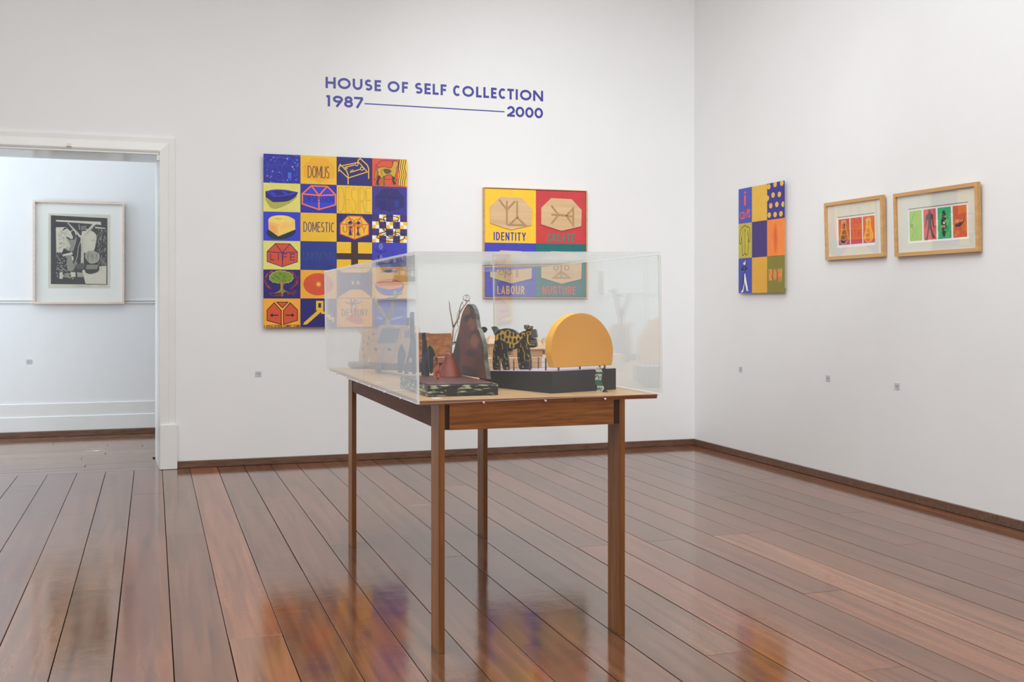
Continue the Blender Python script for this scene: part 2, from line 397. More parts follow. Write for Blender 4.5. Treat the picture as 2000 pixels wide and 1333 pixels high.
# jamb lining: splayed boards and soffit with a small stop
door = MB()
def prism(mb, pts, z0, z1, m): mb.extrude([(x, y, z0) for x, y in pts], (0, 0, z1-z0), m)
prism(door, [(DX1+0.004, WALL_Y-0.038), (DX1+0.004, WALL_Y+DEPTH), (DX1-SPL, WALL_Y+DEPTH), (DX1, WALL_Y-0.038)], 0.001, DZ, TRIMP)
prism(door, [(DX0-0.004, WALL_Y-0.038), (DX0, WALL_Y-0.038), (DX0+SPL, WALL_Y+DEPTH), (DX0-0.004, WALL_Y+DEPTH)], 0.001, DZ, TRIMP)
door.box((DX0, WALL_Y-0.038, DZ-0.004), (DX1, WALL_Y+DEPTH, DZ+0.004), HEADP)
door.box((DX0, WALL_Y-0.034, DZ-0.020), (DX1-0.002, WALL_Y+0.004, DZ-0.003), TRIMP, bev=0.003)
door.box((DX1-0.020, WALL_Y-0.030, DZ-0.06), (DX1-0.0, WALL_Y+0.03, DZ-0.018), TRIMP)
d1 = struct(door.build('door_1'))
p = PY(135, 283, WALL_Y-0.04)
mb = MB(); mb.box((p.x-0.017, WALL_Y-0.052, p.z-0.012), (p.x+0.017, WALL_Y-0.032, p.z-0.006), TRIMP)
mb.box((p.x-0.010, WALL_Y-0.055, p.z-0.008), (p.x+0.010, WALL_Y-0.034, p.z+0.012), TRIMP, bev=0.002)
o = mb.build('door_catch'); o.parent = d1

# ---------------------------------------------------------------- flat drawing kit (paint on real panels)
def arc(cx, cy, rx, ry, a0, a1, n=20):
    return [(cx+rx*math.cos(math.radians(a0+(a1-a0)*i/n)), cy+ry*math.sin(math.radians(a0+(a1-a0)*i/n))) for i in range(n+1)]
def glyph(ch, w, t):
    """centre lines of a capital, cap height 1, width w, stroke t"""
    l, r, b, T, m = t/2, w-t/2, t/2, 1-t/2, w/2
    rx = (w-t)/2; ry = (1-t)/2; h = 0.5
    bw = (T-h)/2
    if ch == 'I': return [[(w/2, 0), (w/2, 1)]]
    G = {
     'H': [[(l,0),(l,1)],[(r,0),(r,1)],[(l,h),(r,h)]],
     'U': [[(l,1)]+arc(m, rx+b, rx, rx, 180, 360, 14)+[(r,1)]],
     'E': [[(l,0),(l,1)],[(0,T),(w,T)],[(0,h),(w*.92,h)],[(0,b),(w,b)]],
     'F': [[(l,0),(l,1)],[(0,T),(w,T)],[(0,h),(w*.92,h)]],
     'L': [[(l,1),(l,0)],[(0,b),(w,b)]],
     'T': [[(m,0),(m,1)],[(0,T),(w,T)]],
     'N': [[(l,0),(l,1)],[(r,0),(r,1)],[(l*1.1,1-t*.3),(r-l*.1,t*.3)]],
     'M': [[(l,0),(l,1)],[(r,0),(r,1)],[(l,1-t*.3),(m,.2),(r,1-t*.3)]],
     'W': [[(l*.8,1),(w*.3,t*.35),(m,.8),(w*.7,t*.35),(w-l*.8,1)]],
     'V': [[(l*.8,1),(m,t*.3),(w-l*.8,1)]],
     'A': [[(l*.8,0),(m,1-t*.4),(w-l*.8,0)],[(w*.22,.3),(w*.78,.3)]],
     'Y': [[(l*.8,1),(m,.45),(w-l*.8,1)],[(m,.5),(m,0)]],
     'K': [[(l,0),(l,1)],[(l,.42),(w*.92,1)],[(w*.35,.6),(w*.95,0)]],
     'Q': [], 'G': [],
     'O': [arc(m, .5, rx, ry, 0, 360, 30)], '0': [arc(m, .5, rx, ry, 0, 360, 28)],
     'C': [arc(m+w*.04, .5, rx, ry, 48, 312, 24)],
     'S': [arc(m, h+bw, rx*.88, bw, 40, 270, 14)+arc(m, b+(h-b)/2, rx*.95, (h-b)/2, 90, -145, 14)[1:]],
     'R': [[(l,0),(l,1)],[(l,T)]+arc(w*.45, h+bw-.02, r-w*.45, bw+.02, 90, -90, 12)+[(l,h-.04)],[(w*.5,h-.04),(w*.95,0)]],
     'P': [[(l,0),(l,1)],[(l,T)]+arc(w*.45, h+bw, r-w*.45, bw, 90, -90, 12)+[(l,h)]],
     'B': [[(l,0),(l,1)],[(l,T)]+arc(w*.42, h+bw, (r-w*.42)*.9, bw, 90, -90, 12)+[(l,h)],[(l,h)]+arc(w*.42, b+(h-b)/2, r-w*.42, (h-b)/2, 90, -90, 12)+[(l,b)]],
     'D': [[(l,0),(l,1)],[(l,T)]+arc(w*.35, .5, r-w*.35, ry, 90, -90, 18)+[(l,b)]],
     '1': [[(w*.62,0),(w*.62,1)],[(w*.2,T),(w*.62,T)]],
     '2': [arc(m, 1-b-.28*1.0+0.0, rx, .29, 165, -25, 14)+[(t*.6,b)],[(t*.1,b),(w,b)]],
     '3': [arc(m*.95, h+bw, rx*.9, bw, 150, -90, 12), arc(m*.95, b+(h-b)/2, rx, (h-b)/2, 90, -150, 12)],
     '4': [[(w*.7,0),(w*.7,1)],[(w*.7,1),(l,.28),(w,.28)]],
     '5': [[(w*.9,T),(l,T),(l,.55)],[(l,.55)]+arc(m*.9, .33, rx, .27, 110, -140, 12)],
     '6': [arc(m, .32, rx, .32-b, 0, 360, 20), [(l*1.15,.36),(w*.62,1)]],
     '7': [[(0,T),(w*.93,T)],[(w*.9,T),(w*.3,0)]],
     '8': [arc(m, h+bw+.02, rx*.84, bw-.01, 0, 360, 20), arc(m, b+(h-b)/2+.01, rx, (h-b)/2+.01, 0, 360, 22)],
     '9': [arc(m, 1-.32, rx, .32-b, 0, 360, 20), [(r*.985,.62),(w*.36,0)]],
    }
    return G[ch]
WID = {'I': .3, 'M': 1.15, 'W': 1.3, 'E': .8, 'F': .78, 'L': .72, 'S': .85, 'T': .85, 'J': .5, '1': .75, 'R': .9, 'B': .9}
def sm(pts, n=4, closed=True):
    """Catmull-Rom curve through points of any dimension"""
    L_ = len(pts); out = []
    for i in range(L_ if closed else L_-1):
        g_ = (lambda k: pts[k % L_]) if closed else (lambda k: pts[max(0, min(L_-1, k))])
        p0, p1, p2, p3 = g_(i-1), g_(i), g_(i+1), g_(i+2)
        for k in range(n):
            t = k/n
            out.append(tuple(.5*(2*b+(c-a)*t+(2*a-5*b+4*c-d)*t*t+(3*b-a-3*c+d)*t**3) for a, b, c, d in zip(p0, p1, p2, p3)))
    if not closed: out.append(tuple(pts[-1]))
    return out
class Art:
    """draws in a cell of a panel: coordinates 0..1, x right, y DOWN; builds proud flat shapes on the front (-Y local)"""
    def __init__(s, x0, z1, w, h, y=0.0, step=0.00002):
        s.x0, s.z1, s.w, s.h, s.y, s.step = x0, z1, w, h, y, step; s.k = 1; s.mb = MB()
    def p(s, q, y): return (s.x0+q[0]*s.w, y, s.z1-q[1]*s.h)
    def poly(s, pts, m):
        y = s.y-s.step*s.k; s.k += 1
        P = [s.p(q, y) for q in pts]
        a = sum(P[i][0]*P[(i+1) % len(P)][2]-P[(i+1) % len(P)][0]*P[i][2] for i in range(len(P)))
        s.mb.face(P if a > 0 else P[::-1], m); return s
    def rect(s, x0, y0, x1, y1, m): return s.poly([(x0,y0),(x1,y0),(x1,y1),(x0,y1)], m)
    def ell(s, cx, cy, rx, ry, m, n=24): return s.poly([(cx+rx*math.cos(2*PI*i/n), cy+ry*math.sin(2*PI*i/n)) for i in range(n)], m)
    def line(s, pts, wd, m, closed=False):
        """ribbon; wd is in local metres"""
        y = s.y-s.step*s.k; s.k += 1
        P = [Vector((s.x0+q[0]*s.w, s.z1-q[1]*s.h)) for q in pts]
        if closed or (P[0]-P[-1]).length < 1e-7:
            closed = True
            if (P[0]-P[-1]).length < 1e-7: P = P[:-1]
        P = [p_ for i, p_ in enumerate(P) if i == 0 or (p_-P[i-1]).length > 1e-7]
        n = len(P); A = []; B = []
        if n < 2: return s
        for i in range(n):
            if closed: a, c = P[i-1], P[(i+1) % n]
            else: a, c = (P[i-1] if i > 0 else None), (P[i+1] if i < n-1 else None)
            d1 = (P[i]-a).normalized() if a is not None else None; d2 = (c-P[i]).normalized() if c is not None else None
            if d1 is None: d1 = d2
            if d2 is None: d2 = d1
            n1 = Vector((-d1.y, d1.x)); n2 = Vector((-d2.y, d2.x)); mm = n1+n2
            if mm.length < 0.3: mm = n1.copy()
            mm.normalize(); sc = 1/max(0.35, mm.dot(n1))
            A.append(P[i]+mm*sc*wd/2); B.append(P[i]-mm*sc*wd/2)
        rng = range(n) if closed else range(n-1)
        for i in rng:
            j = (i+1) % n
            s.mb.face([(A[i].x, y, A[i].y), (B[i].x, y, B[i].y), (B[j].x, y, B[j].y), (A[j].x, y, A[j].y)], m)
        return s
    def text(s, txt, x0, y0, x1, y1, t, m, sp=0.25, each=None):
        """fit txt in the box (fractions); t = stroke width in metres"""
        H = (y1-y0)*s.h; W = (x1-x0)*s.w
        ws = [WID.get(c, 1.0) if c != ' ' else .55 for c in txt]
        spw = sp; tot = sum(ws)+spw*(len(ws)-1)
        u = W/tot    # metres per unit
        cx = 0
        for c, cw in zip(txt, ws):
            if c != ' ':
                wm = cw*u; wn = wm/H; tn = t/H
                # strokes in aspect-correct units: x in units of H
                for st in glyph(c, wn, tn):
                    s.line([(x0+(cx*u+q[0]*H)/s.w, y1-q[1]*H/s.h) for q in st], t, m)
            cx += cw+spw
        return s
def art_part(a, name, parent): return a.mb.build(name, parent, None, fix=False)

# colours of the paintings
BLUE = paint((42, 44, 158)); NAVY = paint((40, 34, 112)); YEL = paint((240, 190, 48)); YEL2 = paint((246, 196, 52)); RED = paint((214, 84, 50))
PALE = paint((228, 220, 116)); ORG_ = paint((244, 172, 56)); VIOL = paint((58, 50, 140)); VBLUE = paint((62, 62, 178)); BROWN = paint((68, 46, 48))
ORNG = paint((244, 122, 66)); BLACK = paint((28, 26, 34)); WHITE = paint((238, 236, 230)); DBLUE = paint((40, 56, 138)); LBLUE = paint((110, 150, 226)); OLIVE = paint((176, 170, 60))
BBLUE = paint((54, 62, 206)); PURP = paint((64, 44, 112)); GREEN = paint((120, 150, 50)); DGREEN = paint((26, 50, 60)); GOLD = paint((200, 162, 48)); CREAM = paint((222, 214, 186))
INK = paint((52, 56, 60)); BUTT = paint((246, 216, 110)); BUTT2 = paint((248, 190, 104)); TEAL = paint((28, 108, 110)); GREENT = paint((34, 134, 116)); CRIM = paint((200, 62, 66)); LAV = paint((110, 108, 200))
HOUSE7 = [(.12,.38),(.33,.05),(.70,.05),(.90,.33),(.90,.70),(.50,.96),(.12,.70)]
def house(a, x0, y0, x1, y1, fill, line, wd, inner=True):
    f = lambda q: (x0+(x1-x0)*q[0], y0+(y1-y0)*q[1])
    o7 = [(0,.35),(.27,0),(.75,0),(1,.35),(1,.78),(.5,1),(0,.78)]
    if fill: a.poly([f(q) for q in o7], fill)
    if line:
        a.line([f(q) for q in o7], wd, line, True)
        if inner:
            a.line([f((.27,0)), f((.5,.4)), f((.75,0))], wd, line); a.line([f((0,.35)), f((.5,.4)), f((1,.35))], wd, line); a.line([f((.5,.4)), f((.5,1))], wd, line)

# ================================================================ large painted panel on the back wall
def wall_frame(wall):
    return 0 if wall == 'back' else -PI/2
FRONT = WALL_Y-0.036
tl = PY(514.5, 300, FRONT); br = PY(794.8, 638.6, FRONT)
tr = PY(794.8, 312, FRONT); bl = PY(513.2, 640, FRONT)
W1 = tr.x-tl.x; H1 = tl.z-bl.z
P1 = thing('grid_painting', 'large blue, yellow and red painting of twenty-four small squares with houses, words and animals', 'painting', (tl.x, WALL_Y, bl.z))
CANV = mat('canvas_edge', (206, 200, 190), 0.8, var=0.05, scale=40)
MB().box((0.03, -0.031, 0.03), (W1-0.03, -0.002, H1-0.03), CANV).build('backing_board', P1)
cw, chh = W1/4, H1/6
BGS = [[BLUE, YEL, NAVY, RED], [PALE, BLUE, YEL, VIOL], [BBLUE, YEL, NAVY, WHITE], [PALE, DBLUE, YEL, VBLUE], [NAVY, ORG_, NAVY, ORG_], [ORG_, NAVY, ORG_, BLUE]]
T_ = 0.006
def cell(r, c):
    pn = MB().box((c*cw+.0006, -0.036, H1-(r+1)*chh+.0006), ((c+1)*cw-.0006, -0.030, H1-r*chh-.0006), BGS[r][c]).build('painted_panel', P1)
    return pn, Art(c*cw, H1-r*chh, cw, chh, -0.036)
def done(pn, a, name='drawing'): art_part(a, name, pn)
rr = random.Random(3)
# row 0
pn, a = cell(0, 0)
LB2 = paint((84, 98, 196))
for sx in (0,):
    a.line([(.08,.38),(.3,.1),(.72,.12),(.9,.33)], .002, LB2); a.line([(.08,.38),(.9,.38)], .0015, LB2); a.line([(.1,.38),(.1,.74),(.5,.93),(.9,.72),(.9,.33)], .0015, LB2)
    a.line([(.3,.1),(.5,.38),(.5,.93)], .0015, LB2); a.line([(.72,.12),(.5,.38)], .0015, LB2); a.line([(.2,.45),(.38,.45),(.38,.65),(.2,.65)], .0015, LB2, True); a.rect(.66,.62,.75,.83, paint((70, 110, 220)))
for i in range(190):
    x = rr.random(); y = rr.random()
    if .25 < x < .85 and .15 < y < .85 and rr.random() < .6: continue
    s_ = rr.choice([.004, .006, .008, .02])*rr.uniform(.6, 1.3); a.poly([(min(.99, max(.01, x+s_*math.cos(q)*rr.uniform(.5, 1.6))), min(.99, max(.01, y+s_*math.sin(q)*rr.uniform(.5, 1.4)))) for q in (0, 1.2, 2.4, 3.6, 5)], rr.choice([LBLUE, LB2, paint((160, 190, 236))]))
done(pn, a)
pn, a = cell(0, 1); house(a, .09, .09, .93, .93, paint((238, 172, 46)), paint((226, 160, 44)), .002, False)
a.text('DOMUS', .2, .36, .8, .78, .0056, BROWN, .08); done(pn, a)
pn, a = cell(0, 2)
a.line([(.06,.53),(.06,.4),(.1,.27),(.27,.48),(.32,.62),(.32,.96)], .008, YEL); a.line([(.06,.38),(.1,.27)], .008, YEL); a.line([(.1,.33),(.62,.17)], .007, YEL); a.line([(.62,.17),(.86,.5),(.32,.74),(.06,.44)], .007, YEL)
a.line([(.6,.22),(.6,.1),(.66,.03),(.86,.25),(.9,.38),(.9,.74)], .008, YEL)
a.line([(.22,.37),(.5,.27)], .007, YEL); a.line(arc(.56,.24,.04,.055,0,360,14), .006, YEL); a.line([(.28,.37),(.3,.43)], .006, YEL); a.line([(.24,.38),(.27,.42)], .006, YEL)
a.line([(.37,.54),(.65,.42)], .007, YEL); a.line(arc(.71,.39,.045,.055,0,360,14), .006, YEL); a.line([(.41,.5),(.4,.45)], .006, YEL); a.line([(.46,.48),(.45,.43)], .006, YEL)
done(pn, a)
pn, a = cell(0, 3)
a.line([(.1,.26),(.26,.08),(.7,.06)], .004, PURP); a.line([(.1,.26),(.12,.5)], .004, PURP); a.line([(.1,.26),(.3,.4)], .004, PURP); a.line([(.35,.74),(.72,.74)], .004, PURP)
a.poly([(.8,0),(1,0),(1,.97),(.73,.93),(.77,.4)], YEL)
for q in (.79,.85,.91,.97): a.line(sm([(q,0),(q-.035,.3),(q+.005,.55),(q-.03,.75),(q-.04,.95)], 5, False), .0055, BROWN)
dog = [(.58,.11),(.66,.07),(.755,.12),(.74,.2),(.70,.3),(.70,.42),(.665,.58),(.645,.72),(.675,.88),(.62,.92),(.565,.88),(.59,.74),(.555,.58),(.47,.57),(.38,.6),(.345,.72),(.36,.94),(.30,.97),(.265,.94),(.29,.8),(.27,.68),(.22,.72),(.185,.84),(.20,.94),(.14,.97),(.105,.92),(.14,.75),(.17,.55),(.16,.44),(.13,.55),(.11,.68),(.065,.79),(.08,.62),(.12,.44),(.2,.33),(.36,.30),(.52,.33),(.58,.25),(.6,.17)]
ds = sm(dog, 3); a.poly(ds, GOLD); a.poly(sm([(.32,.38),(.44,.36),(.55,.42),(.5,.52),(.4,.54),(.34,.48)]), paint((96, 80, 40))); a.poly(sm([(.57,.62),(.64,.66),(.63,.76),(.67,.88),(.6,.9),(.58,.78)]), BROWN); a.poly(sm([(.17,.6),(.24,.66),(.18,.84),(.19,.94),(.12,.93),(.14,.74)]), BROWN); a.poly(sm([(.3,.64),(.35,.62),(.335,.75),(.35,.93),(.3,.94),(.31,.78)]), paint((110, 90, 40)))
a.line(ds, .0035, BROWN, True); a.ell(.585,.13,.022,.03, BROWN, 10); a.ell(.755,.15,.022,.028, BROWN, 10); a.line(sm([(.3,.36),(.26,.46),(.29,.6)],3,False), .003, BROWN)
done(pn, a)
# row 1
pn, a = cell(1, 0)
a.poly(sm([(.06,.5),(.35,.62),(.8,.5),(.94,.42),(.72,.68),(.34,.9),(.15,.8)]), paint((176, 172, 80)))
a.poly(sm([(.05,.3),(.3,.23),(.6,.23),(.94,.3)], 5, False)+sm([(.88,.45),(.7,.6),(.5,.65),(.26,.67)], 4, False)+[(.06,.5)], NAVY)
a.poly(sm([(.05,.3),(.3,.24),(.6,.24),(.94,.3)], 5, False)+sm([(.75,.4),(.5,.46),(.27,.49)], 4, False), BBLUE); a.poly(sm([(.12,.32),(.34,.27),(.6,.27),(.8,.31)], 4, False)+sm([(.66,.37),(.45,.42),(.28,.44)], 4, False), NAVY); a.poly([(.17,.33),(.25,.31),(.37,.4),(.28,.43)], BBLUE); a.poly([(.47,.29),(.56,.28),(.68,.36),(.6,.39)], BBLUE)
done(pn, a)
pn, a = cell(1, 1); house(a, .05, .06, .97, .88, BBLUE, ORNG, .0105); a.text('OBSESSION', .1, .42, .92, .62, .0055, NAVY, .18); done(pn, a)
pn, a = cell(1, 2); a.text('DESIRE', .04, .06, .97, .96, .0046, paint((196, 158, 50)), .1); done(pn, a)
pn, a = cell(1, 3); house(a, .1, .09, .9, .88, paint((48, 40, 110)), BLACK, .0022); a.rect(.22,.5,.4,.84, NAVY); a.rect(.64,.48,.76,.72, DBLUE); done(pn, a)
# row 2
pn, a = cell(2, 0)
a.poly(sm([(.1,.65),(.5,.5),(.86,.62),(.8,.8),(.6,.92),(.35,.95),(.14,.86)]), DGREEN)
bl_ = [(.13,.28)]+sm([(.13,.28),(.2,.18),(.4,.12),(.66,.14),(.85,.26)], 4, False)
a.poly(bl_+[(.86,.6),(.4,.85),(.14,.62)], BUTT2); a.poly(bl_+sm([(.85,.28),(.72,.36),(.56,.35),(.4,.42),(.26,.36),(.14,.34)], 4, False), BUTT); a.poly([(.4,.41)]+sm([(.56,.36),(.7,.37),(.85,.29)], 4, False)+[(.86,.6),(.4,.85)], paint((246,206,104)))
a.poly(sm([(.45,.5),(.6,.42),(.8,.4),(.7,.52),(.52,.6)]), paint((248,196,112))); a.poly(sm([(.16,.45),(.3,.5),(.38,.7),(.28,.72),(.17,.6)]), paint((246,176,96))); a.poly(sm([(.3,.22),(.45,.2),(.5,.25),(.38,.28)]), paint((232,196,84)))
done(pn, a)
pn, a = cell(2, 1); a.text('DOMESTIC', .08, .32, .94, .67, .0062, PURP, .16); done(pn, a)
pn, a = cell(2, 2); house(a, .1, .08, .9, .9, YEL, None, 0)
for ex in (.38,.6):
    a.line(arc(ex,.34,.12,.16,0,360,18), .003, BLACK); a.poly([(ex-.09,.33),(ex,.24),(ex+.09,.33),(ex,.38)], NAVY); a.poly([(ex-.03,.44),(ex+.05,.44),(ex+.02,.6),(ex+.05,.76),(ex-.04,.76),(ex-.02,.6)], NAVY); a.line(arc(ex,.73,.07,.06,0,360,12), .0025, BLACK)
house(a, .1, .08, .9, .9, None, RED, .007); a.text('UNITY', .17, .43, .83, .67, .006, RED, .3); done(pn, a)
pn, a = cell(2, 3)
for i in range(5):
    for j in range(4):
        if (i+j) % 2 == 0: a.rect(i*.2+(.002 if i == 0 else 0), j*.25, (i+1)*.2, (j+1)*.25, PURP)
        else:
            a.rect(i*.2+.1, j*.25, (i+1)*.2, j*.25+.125, YEL); a.rect(i*.2, j*.25+.125, i*.2+.1, (j+1)*.25, YEL)
a.line(arc(.54,.14,.22,.09,0,360,24), .0058, BLACK); a.line([(.33,.16),(.4,.5),(.42,.74),(.5,.79),(.6,.79),(.66,.74),(.68,.5),(.75,.16)], .0058, BLACK); a.line([(.33,.2),(.22,.15),(.2,.3),(.3,.5),(.4,.62)], .0066, BLACK)
a.line(arc(.54,.78,.4,.17,0,360,26), .0058, BLACK); a.line(arc(.54,.76,.24,.09,0,360,24), .0048, BLACK); done(pn, a)
# row 3
pn, a = cell(3, 0); house(a, .1, .1, .92, .9, RED, NAVY, .0055); a.text('LIFE', .18, .44, .85, .68, .0055, NAVY, .5); done(pn, a)
pn, a = cell(3, 1); a.text('UNKNOWN', .08, .36, .94, .66, .0042, paint((56, 78, 142)), .1); done(pn, a)
pn, a = cell(3, 2); a.rect(.405,0,.6,1, BROWN); a.rect(0,.4,1,.62, BROWN); done(pn, a)
pn, a = cell(3, 3)
a.ell(.25,.14,.075,.13, LAV); a.line(arc(.25,.14,.075,.13,0,360,14), .003, NAVY); a.line([(.25,.26),(.23,.4),(.14,.6)], .008, NAVY)
for q in ((.1,.22),(.06,.26),(.1,.31),(.4,.24),(.42,.3),(.36,.33)): a.line([(.24,.37),(q[0]*.6+.1,.32),q], .004, NAVY)
a.poly([(.24,.4),(.34,.6),(.3,.9),(.14,.9),(.14,.6)], LAV); a.poly([(.22,.42),(.18,.9),(.1,.9),(.14,.6)], NAVY); a.text('HE', .1, .55, .9, .95, .02, paint((82, 84, 150)), .3); done(pn, a)
# row 4
pn, a = cell(4, 0)
REDD = paint((150, 52, 62)); REDE = paint((92, 38, 86))
for ring, n_, wd_, cols in ((.40, 30, .009, [REDE]), (.43, 34, .006, [RED, REDD]), (.47, 22, .005, [REDD, REDE])):
    for i in range(n_):
        q = 2*PI*(i+rr.uniform(-.4, .4))/n_; ra = ring+rr.uniform(-.02, .02)
        if .15 < (q/(2*PI)) < .35: continue
        seg = [(.47+ra*math.cos(q+d_), .36+ra*.88*math.sin(q+d_)+rr.uniform(-.01, .01)) for d_ in (-.12, 0, .12)]
        if all(.02 < v_[0] < .98 and .01 < v_[1] < .97 for v_ in seg): a.line(seg, wd_*rr.uniform(.5, 1.1), rr.choice(cols))
for i in range(46):
    x = rr.uniform(.12, .84); y = rr.uniform(.72, .93); l_ = rr.uniform(.03, .09); g_ = (x-.5)*.35
    if abs(x-.5) < .1 and y < .85: continue
    a.line([(x, y-l_*g_), (min(.96, x+l_), y+l_*g_)], rr.uniform(.003, .007), rr.choice([RED, REDD, REDE, REDD]))
cl = [(.16,.3),(.2,.16),(.34,.06),(.46,.04),(.62,.07),(.76,.16),(.8,.3),(.72,.42),(.6,.46),(.4,.46),(.24,.42)]
cl = sm(cl, 4); cl = [(x+.012*math.sin(i*1.9), y+.012*math.cos(i*1.9)) for i, (x, y) in enumerate(cl)]; a.poly(cl, GREEN); a.line(cl, .006, OLIVE, True)
for i in range(26): a.ell(rr.uniform(.24,.72), rr.uniform(.12,.4), .03, .03, rr.choice([paint((90,128,44)), paint((150,120,50)), GREEN]), 8)
a.poly(sm([(.38,.3),(.45,.42),(.5,.3),(.52,.42),(.6,.32),(.55,.5),(.54,.68),(.7,.8),(.56,.78),(.5,.95),(.46,.8),(.29,.83),(.44,.7),(.45,.5)], 3), paint((150, 124, 52))); a.line(sm([(.48,.42),(.49,.6),(.48,.74)], 3, False), .005, GOLD); done(pn, a)
pn, a = cell(4, 1); a.ell(.49,.5,.41,.39, RED, 32)
for k, col in ((.09, paint((224,110,54))), (.06, paint((238,150,70))), (.038, BUTT)): a.ell(.5,.5,k,k*1.25, col, 18)
a.ell(.51,.5,.013,.02, RED, 10); done(pn, a)
pn, a = cell(4, 2)
a.poly([(.38,.68),(.7,.68),(1,.98),(0,.98)], ORG_); a.rect(.42,.38,.48,.5, YEL); a.rect(.57,.38,.63,.5, YEL)
a.line([(.38,.68),(.38,.3)], .0025, VIOL); a.line([(.53,.68),(.53,.3)], .0025, VIOL); a.line([(.7,.68),(.7,.3)], .0025, VIOL); done(pn, a)
pn, a = cell(4, 3)
a.poly([(.07,.5)]+arc(.5,.5,.42,.4,180,0,18), BLUE); a.poly([(.07,.5)]+[(.5+.42*math.cos(q), .5-.2*math.sin(q)) for q in [PI*i/18 for i in range(18, -1, -1)]], ORNG)
a.mb.f = a.mb.f; a.poly([(.08,.5),(.2,.4),(.5,.31),(.8,.4),(.92,.5),(.8,.6),(.5,.68),(.2,.6)], ORNG); a.line([(.08,.5),(.2,.4),(.5,.31),(.8,.4),(.92,.5)], .004, NAVY)
a.poly([(.08,.5),(.2,.6),(.5,.68),(.8,.6),(.92,.5),(.86,.72),(.7,.86),(.5,.9),(.3,.86),(.14,.72)], BLUE); a.poly([(.3,.0),(.8,.0),(.7,.07),(.4,.07)], BLUE); done(pn, a)
# row 5
pn, a = cell(5, 0)
a.poly([(.36,.13),(.66,.13),(.51,.32)], RED); a.line([(.36,.13),(.66,.13),(.51,.32)], .006, BLACK, True)
for pts in ([(.1,.4),(.29,.15),(.48,.42),(.48,.9),(.1,.76)], [(.54,.42),(.72,.15),(.92,.4),(.92,.76),(.54,.9)]): a.poly(pts, RED); a.line(pts, .006, BLACK, True)
a.line([(.22,.58),(.4,.58)], .008, BLACK); a.poly([(.17,.58),(.25,.51),(.25,.65)], BLACK); a.line([(.6,.58),(.78,.58)], .008, BLACK); a.poly([(.84,.58),(.76,.51),(.76,.65)], BLACK)
a.text('A HOUSE DIVIDED CANNOT STAND', .01, .91, .98, .995, .0029, BLACK, .3); done(pn, a)
pn, a = cell(5, 1)
a.line([(.46,.42),(.46,.12),(.6,.12),(.6,.42)], .017, YEL)
for i in range(8):
    x = .12+i*.05; y = .84-i*.056; a.poly([(x-.01,y-.03),(x+.05,y-.05),(x+.11,y-.035),(x+.10,y+.03),(x+.03,y+.07),(x-.045,y+.07)], YEL)
a.line([(.6,.4),(.6,.5),(.7,.5),(.7,.6),(.8,.6),(.8,.7),(.9,.7),(.9,.82)], .017, YEL); a.line([(.46,.36),(.6,.36)], .016, YEL); done(pn, a)
pn, a = cell(5, 2)
a.poly(sm([(.42,.58),(.49,.34),(.55,.22),(.58,.34),(.62,.52),(.7,.7),(.73,.84),(.62,.92),(.5,.88),(.34,.8),(.28,.68)]), RED)
for pts in ([(.42,.5),(.42,.2),(.4,.02)], [(.42,.2),(.24,.14)], [(.42,.2),(.58,.06)], [(.44,.22),(.7,.12)], [(.42,.22),(.52,.02)]): a.line(pts, .012 if pts[0][1] == .5 else .008, DBLUE)
a.text('DESTINY', .14, .37, .88, .62, .0058, BLACK, .35); done(pn, a)
pn, a = cell(5, 3)
a.line([(.05,.4),(.35,.12),(.7,.12),(.94,.38),(.94,.9),(.4,.9),(.4,.34),(.94,.34)], .003, LB2); a.poly([(.1,.62),(.3,.7),(.5,.66),(.2,.76)], LBLUE); a.poly([(.5,.72),(.9,.6),(.86,.68),(.56,.78)], LBLUE); done(pn, a)

# ================================================================ framed relief with four plywood shields
FR2 = WALL_Y-0.040
tl = PY(945, 365.4, FR2); tr = PY(1146.6, 373.1, FR2); bl = PY(944.4, 582.4, FR2)
W2, H2 = tr.x-tl.x, tl.z-bl.z
P2 = thing('shield_relief', 'framed red, yellow, blue and green panel with four plywood shields over painted words', 'painting', (tl.x, WALL_Y, bl.z))
PINE = wood('pale_pine_frame', (216, 176, 130), (192, 148, 104), 0.5, 'X')
FRM = MB(); fw = 0.0065
FRM.box((0, -0.040, 0), (W2, -0.004, fw), PINE); FRM.box((0, -0.040, H2-fw), (W2, -0.004, H2), PINE)
FRM.box((0, -0.040, fw), (fw, -0.004, H2-fw), PINE); FRM.box((W2-fw, -0.040, fw), (W2, -0.004, H2-fw), PINE)
FRM.build('frame', P2)
MB().box((fw, -0.024, fw), (W2-fw, -0.006, H2-fw), BLACK).build('black_liner', P2)  # black inner liner behind the panels
iw, ih = (W2-2*fw-0.008)/2, (H2-2*fw-0.008)/2
PLY = wood('birch_plywood', (218, 184, 142), (204, 168, 126), 0.5, 'X', 0.5); PLYD = wood('birch_relief', (184, 146, 104), (166, 128, 88), 0.5, 'Z', 0.5)
cells2 = [(0, 0, YEL2, 'IDENTITY', paint((46, 46, 150)), (.17,.80)), (1, 0, CRIM, 'CREATE', GREENT, (.22,.78)), (0, 1, paint((66, 66, 176)), 'LABOUR', YEL, (.24,.77)), (1, 1, TEAL, 'NURTURE', paint((214, 70, 62)), (.13,.80))]
